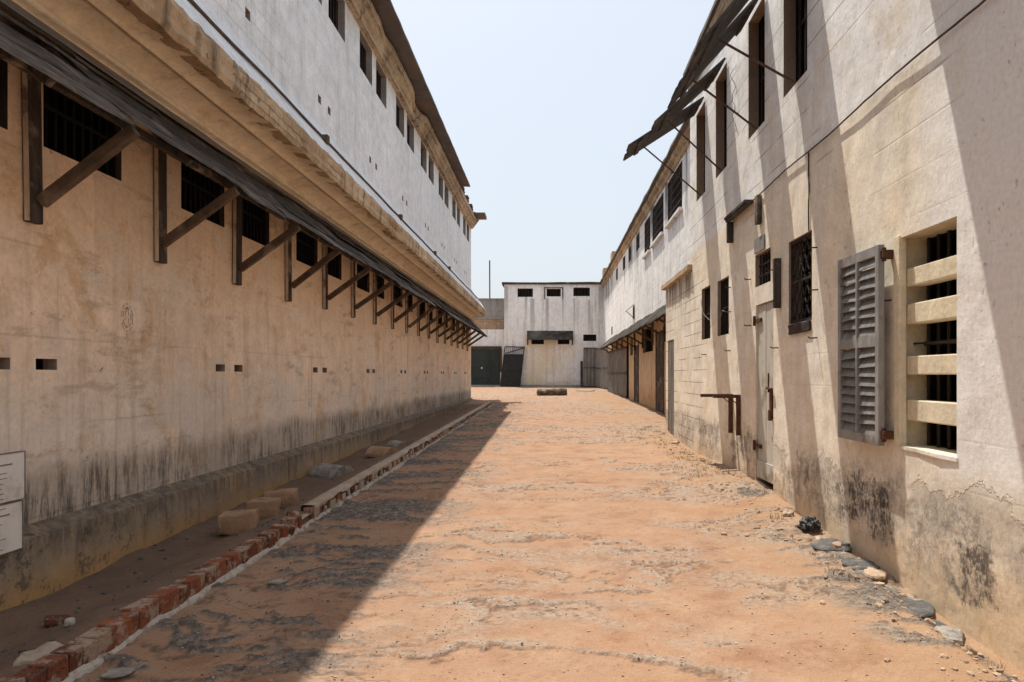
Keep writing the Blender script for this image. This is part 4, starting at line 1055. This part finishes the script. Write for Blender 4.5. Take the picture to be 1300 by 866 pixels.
# ================================================================== BUILDING CLOSING THE YARD
YB = 45.0
BB = empty('prison_building', (.2, 48, .8), 'flat-roofed whitish building closing the end of the yard', 'building')
bw = [(-2.23, -1.22, EYE+5.14, EYE+5.70), (-.31, .62, EYE+5.17, EYE+5.68), (1.45, 2.54, EYE+5.19, EYE+5.76)]
bl = [(-1.32, -.49, EYE+2.02, EYE+2.5), (.42, 1.19, EYE+2.02, EYE+2.5), (2.1, 2.96, EYE+2.23, EYE+2.66)]
mb = MB(); wall_y(mb, YB, -3.11, 3.45, 0, EYE+5.96, bw+bl)
mb.quad((-3.11,YB,0), (-3.11,56,0), (-3.11,56,EYE+5.96), (-3.11,YB,EYE+5.96)); mb.quad((3.45,56,0), (-3.11,56,0), (-3.11,56,EYE+5.96), (3.45,56,EYE+5.96))
mb.quad((3.45,YB,EYE+1), (3.45,56,EYE+1), (3.45,56,EYE+5.96), (3.45,YB,EYE+5.96))
obj('wall', mb, 'back_plaster', BB)
mb = MB(); mb.box(-3.25, 3.5, YB-.14, 56, EYE+5.97, EYE+6.10); obj('roof', mb, 'wood_dark', BB, sub=6, jit=.04)
for i, h in enumerate(bw+bl):
    mb = MB(); recess_y(mb, YB, h, .35 if i < 3 else .25); w = obj('window', mb, ['reveal', 'interior_shade'], BB, loc=((h[0]+h[1])/2, YB, (h[2]+h[3])/2))
    b = MB()
    for k in range(5): x = h[0]+(h[1]-h[0])*(k+.5)/5; b.tube([(x, YB+.12, h[2]), (x, YB+.12, h[3])], .015, 5)
    obj('bars', b, 'iron', w)
    if i == 1:
        b = MB()
        for (a, c, d, e) in ((h[0]-.16, h[0]-.10, h[2]-.18, h[3]+.1), (h[1]+.10, h[1]+.16, h[2]-.14, h[3]+.1), (h[0]-.1, h[1]+.1, h[3]+.04, h[3]+.09)): b.box(a, c, YB-.05, YB+.01, d, e)
        obj('frame', b, 'wood_dark', w)
mb = MB()
X0, X1 = -1.60, 1.42
for i in range(16):
    a = X0+(X1-X0)*i/16; b = X0+(X1-X0)*(i+1)/16; s = .03*mnoise.noise(Vector((i*.7, 0, 0)))
    mb.hexa([(a, YB-.62, EYE+2.28+s), (b, YB-.62, EYE+2.28+s), (b, YB, EYE+2.85), (a, YB, EYE+2.85), (a, YB-.62, EYE+2.34+s), (b, YB-.62, EYE+2.34+s), (b, YB, EYE+2.91), (a, YB, EYE+2.91)])
HD = obj('hood', mb, 'tin_dark', BB, jit=.02)
mb = MB()
for x in (X0+.03, X1-.03): mb.bar((x, YB-.03, EYE+1.98), (x, YB-.03, EYE+2.85), .07, .06); mb.bar((x, YB-.02, EYE+2.02), (x, YB-.58, EYE+2.27), .05, .05)
obj('bracket', mb, 'wood_dark', HD)
mb = MB(); mb.box(-3.13, 3.44, YB-.14, YB-.002, .5, .93); obj('plinth', mb, 'concrete', BB, sub=5, jit=.04)

# boundary wall with the green gate
BW = empty('boundary_wall', (-7, 46.6, .8), 'tall boundary wall with grey block top beside the flat-roofed building', 'wall')
YW = 46.6
mb = MB(); wall_y(mb, YW, -16, -3.12, 0, EYE+3.1, [(-5.6, -3.5, 0, EYE+1.80)]); mb.quad((-16, YW+.3, 0), (-3.12, YW+.3, 0), (-3.12, YW+.3, EYE+3.1), (-16, YW+.3, EYE+3.1)); obj('rendered_base', mb, 'back_plaster', BW)
mb = MB(); mb.box(-16, -3.12, YW+.02, YW+.29, EYE+3.1, EYE+3.85); obj('rubble_band', mb, 'rubble_brick', BW, sub=6, jit=.05)
mb = MB(); mb.box(-16, -3.12, YW-.02, YW+.28, EYE+3.86, EYE+5.15); mb.box(-16, -3.12, YW-.06, YW+.3, EYE+5.15, EYE+5.22); mb.box(-16, -3.12, YW-.05, YW+.28, EYE+3.80, EYE+3.88); obj('block_top', mb, 'block_grey', BW)
GG = empty('metal_gate', (-4.55, 46.5, .83), 'dark green double metal gate under a rusty beam', 'gate')
for x0, x1 in ((-5.58, -4.28), (-4.24, -3.52)):
    mb = MB(); mb.box(x0, x1, YW-.02, YW+.02, .92, EYE+1.72)
    for x in (x0+.04, x1-.04): mb.box(x-.04, x+.04, YW-.06, YW-.021, .90, EYE+1.74)
    for z in (.95, 1.4, EYE+.55, EYE+1.70): mb.box(x0+.08, x1-.08, YW-.055, YW-.021, z-.04, z+.04)
    obj('gate_leaf', mb, 'gate_green', GG, bevel=.005)
mb = MB(); mb.box(-5.7, -3.40, YW-.16, YW-.005, EYE+1.80, EYE+1.95); mb.box(-3.50, -3.38, YW-.12, YW-.005, EYE+.2, EYE+1.80); obj('beam', mb, 'rust', GG, bevel=.01)
mb = MB(); mb.box(-4.80, -4.68, YW-.066, YW-.05, EYE+.42, EYE+.52); obj('notice', mb, 'board_white', GG)
mb = MB(); mb.box(-5.8, -3.4, YW-.9, YW+.0, .60, .905); obj('step', mb, 'concrete', GG, bevel=.02, sub=3, jit=.03)
# black gate leaf propped aslant
LG = empty('gate_leaf', (-2.7, 44.6, .82), 'black gate leaf with barred top propped aslant against the pale wall', 'gate')
def sk(u, v): # u across 0..1, v up 0..1
    return (-3.33 + 1.27*u + .28*v, 44.45 + .45*v, .80 + 2.66*v)
mb = MB(); a, b, c, d = sk(0, 0), sk(1, 0), sk(1, .80), sk(0, .80)
mb.hexa([a, b, (b[0], b[1]+.03, b[2]), (a[0], a[1]+.03, a[2]), d, c, (c[0], c[1]+.03, c[2]), (d[0], d[1]+.03, d[2])]); obj('sheet', mb, 'gate_black', LG)
mb = MB()
for p, q in ((sk(0, 0), sk(0, 1)), (sk(1, 0), sk(1, 1)), (sk(0, 1), sk(1, .985)), (sk(0, .80), sk(1, .80)), (sk(0, .02), sk(1, .02)), (sk(0, .4), sk(1, .4)), (sk(.05, .83), sk(.95, .96))):
    mb.bar(p, q, .06, .06, up=(0, 1, 0))
for i in range(1, 10): mb.bar(sk(i/10, .8), sk(i/10, 1), .02, .02, up=(0, 1, 0))
obj('frame', mb, 'gate_black', LG)
# sheet metal hoarding in the far corner
def tin(name, p, q, z0, z1, mat, label, group=None, lean=0.):
    p, q = Vector((*p, 0)), Vector((*q, 0)); d = (q-p); L = d.length; d.normalize(); nrm = Vector((-d.y, d.x, 0)); n = int(L/.05)
    mb = MB(); pts = []
    for i in range(n+1):
        o_ = .018*math.sin(i*math.pi/2*.9); b_ = p + d*(L*i/n)
        pts.append(b_ + nrm*o_)
    for u, v in zip(pts, pts[1:]):
        for off, fl in ((0, 0), (.012, 1)):
            f = [(u.x+nrm.x*off, u.y+nrm.y*off, z0), (v.x+nrm.x*off, v.y+nrm.y*off, z0), (v.x+nrm.x*(off+lean), v.y+nrm.y*(off+lean), z1), (u.x+nrm.x*(off+lean), u.y+nrm.y*(off+lean), z1)]
            mb.quad(*(f[::-1] if fl else f))
    o = obj(name, mb, mat, None, loc=((p.x+q.x)/2, (p.y+q.y)/2, z0)); props(o, label, 'sheet metal', group)
    for z in (z0+.1, (z0+z1)/2, z1-.06):
        a, b = p - nrm*.03, q - nrm*.03; r = MB(); r.bar((a.x, a.y, z), (b.x, b.y, z), .03, .07)
        obj('rail', r, 'wood_dark', o)
g = 'metal sheets in the far corner'
tin('metal_sheet', (2.08, 44.3), (2.92, 44.2), .75, EYE+1.78, 'tin_grey', 'weathered brown sheet gate standing under the small square window', g)
tin('metal_sheet', (2.90, 44.0), (3.30, 39.8), .72, EYE+1.72, 'tin_grey', 'pale grey metal sheet set between sheet gate and dark brown sheet', g)
tin('metal_sheet', (3.06, 37.2), (3.36, 30.4), .50, EYE+1.27, 'tin_mid', 'dark brown metal sheet standing before the lean-to awning', g)
mb = MB(); mb.box(1.9, 2.06, 44.55, 44.75, .7, EYE+.9); props(obj('timber_post', mb, 'shutter_board', None, loc=(1.98, 44.6, .7), bevel=.01), 'short grey timber post beside the brown sheet gate', 'post')
# mast
mb = MB(); mb.tube([(-4.33, 48, .8), (-4.33, 48, 6), (-4.34, 48, 9.65)], .045, 8); mb.tube([(-4.33, 48, 5.4), (-4.33, 48, 5.9)], .07, 8); props(obj('mast', mb, 'rod', None, loc=(-4.33, 48, .8)), 'thin metal mast rising behind the boundary wall', 'mast')
# log
mb = MB(); pts = []; n = 14
for i in range(n+1):
    t = i/n; pts.append((-.68+1.42*t, 33.0+.1*t, .76+.02*t))
mb.tube(pts, .19, 14)
o = obj('log', mb, 'bark', None, loc=(0, 33, .6), sub=1, jit=.05); props(o, 'short thick log lying on the red earth at the yard end', 'log')
for v in o.data.vertices: v.co.z *= .92
x, y = at(781, 497); lump('flat_stone', (.9, .5, .06), (1.9, 38, gz(1.9, 38)-.01), 'pale_stone', 'flat pale slab lying before the metal sheets', 'stone', None, .3, (0, 0), .02, .03)

# ------------------------------------------------------------------ camera, light, sky
cam = bpy.data.cameras.new('camera'); cam.sensor_width = 36; cam.lens = 24.0; cam.shift_x = -50/1300; cam.shift_y = 43/1300; cam.clip_end = 2000; cam.clip_start = .05
co = bpy.data.objects.new('camera', cam); COL.objects.link(co); co.location = (0, 0, EYE); co.rotation_euler = (math.radians(90), 0, 0)
sc.camera = co
sd = Vector((.208, -.36, -1)).normalized()
sl = bpy.data.lights.new('sun', 'SUN'); sl.energy = 4.0; sl.angle = math.radians(.53); sl.color = (1, .935, .83)
so = bpy.data.objects.new('sun', sl); COL.objects.link(so); so.rotation_euler = sd.to_track_quat('-Z', 'Y').to_euler()
wd = bpy.data.worlds.new('World'); sc.world = wd; wd.use_nodes = True
t = wd.node_tree; bg = t.nodes['Background']; sk_ = t.nodes.new('ShaderNodeTexSky'); sk_.sky_type = 'NISHITA'; sk_.sun_disc = False
sk_.sun_elevation = math.asin(-sd.z); sk_.sun_rotation = math.atan2(-sd.x, -sd.y)
sk_.altitude = 0; sk_.air_density = 1.25; sk_.dust_density = 4.5; sk_.ozone_density = 1.0
hz = t.nodes.new('ShaderNodeMix'); hz.data_type = 'RGBA'; hz.inputs[0].default_value = .75      # thick bright haze over the clear-sky gradient
hz.inputs[7].default_value = (3.6, 3.87, 4.2, 1); t.links.new(sk_.outputs[0], hz.inputs[6]); t.links.new(hz.outputs[2], bg.inputs[0]); bg.inputs[1].default_value = .15
sc.view_settings.view_transform = 'Standard'; sc.view_settings.look = 'None'; sc.view_settings.gamma = 1; sc.view_settings.exposure = 0.5
sc.view_settings.use_curve_mapping = False
sc.cycles.max_bounces = 8; sc.cycles.diffuse_bounces = 5; sc.cycles.use_denoising = True
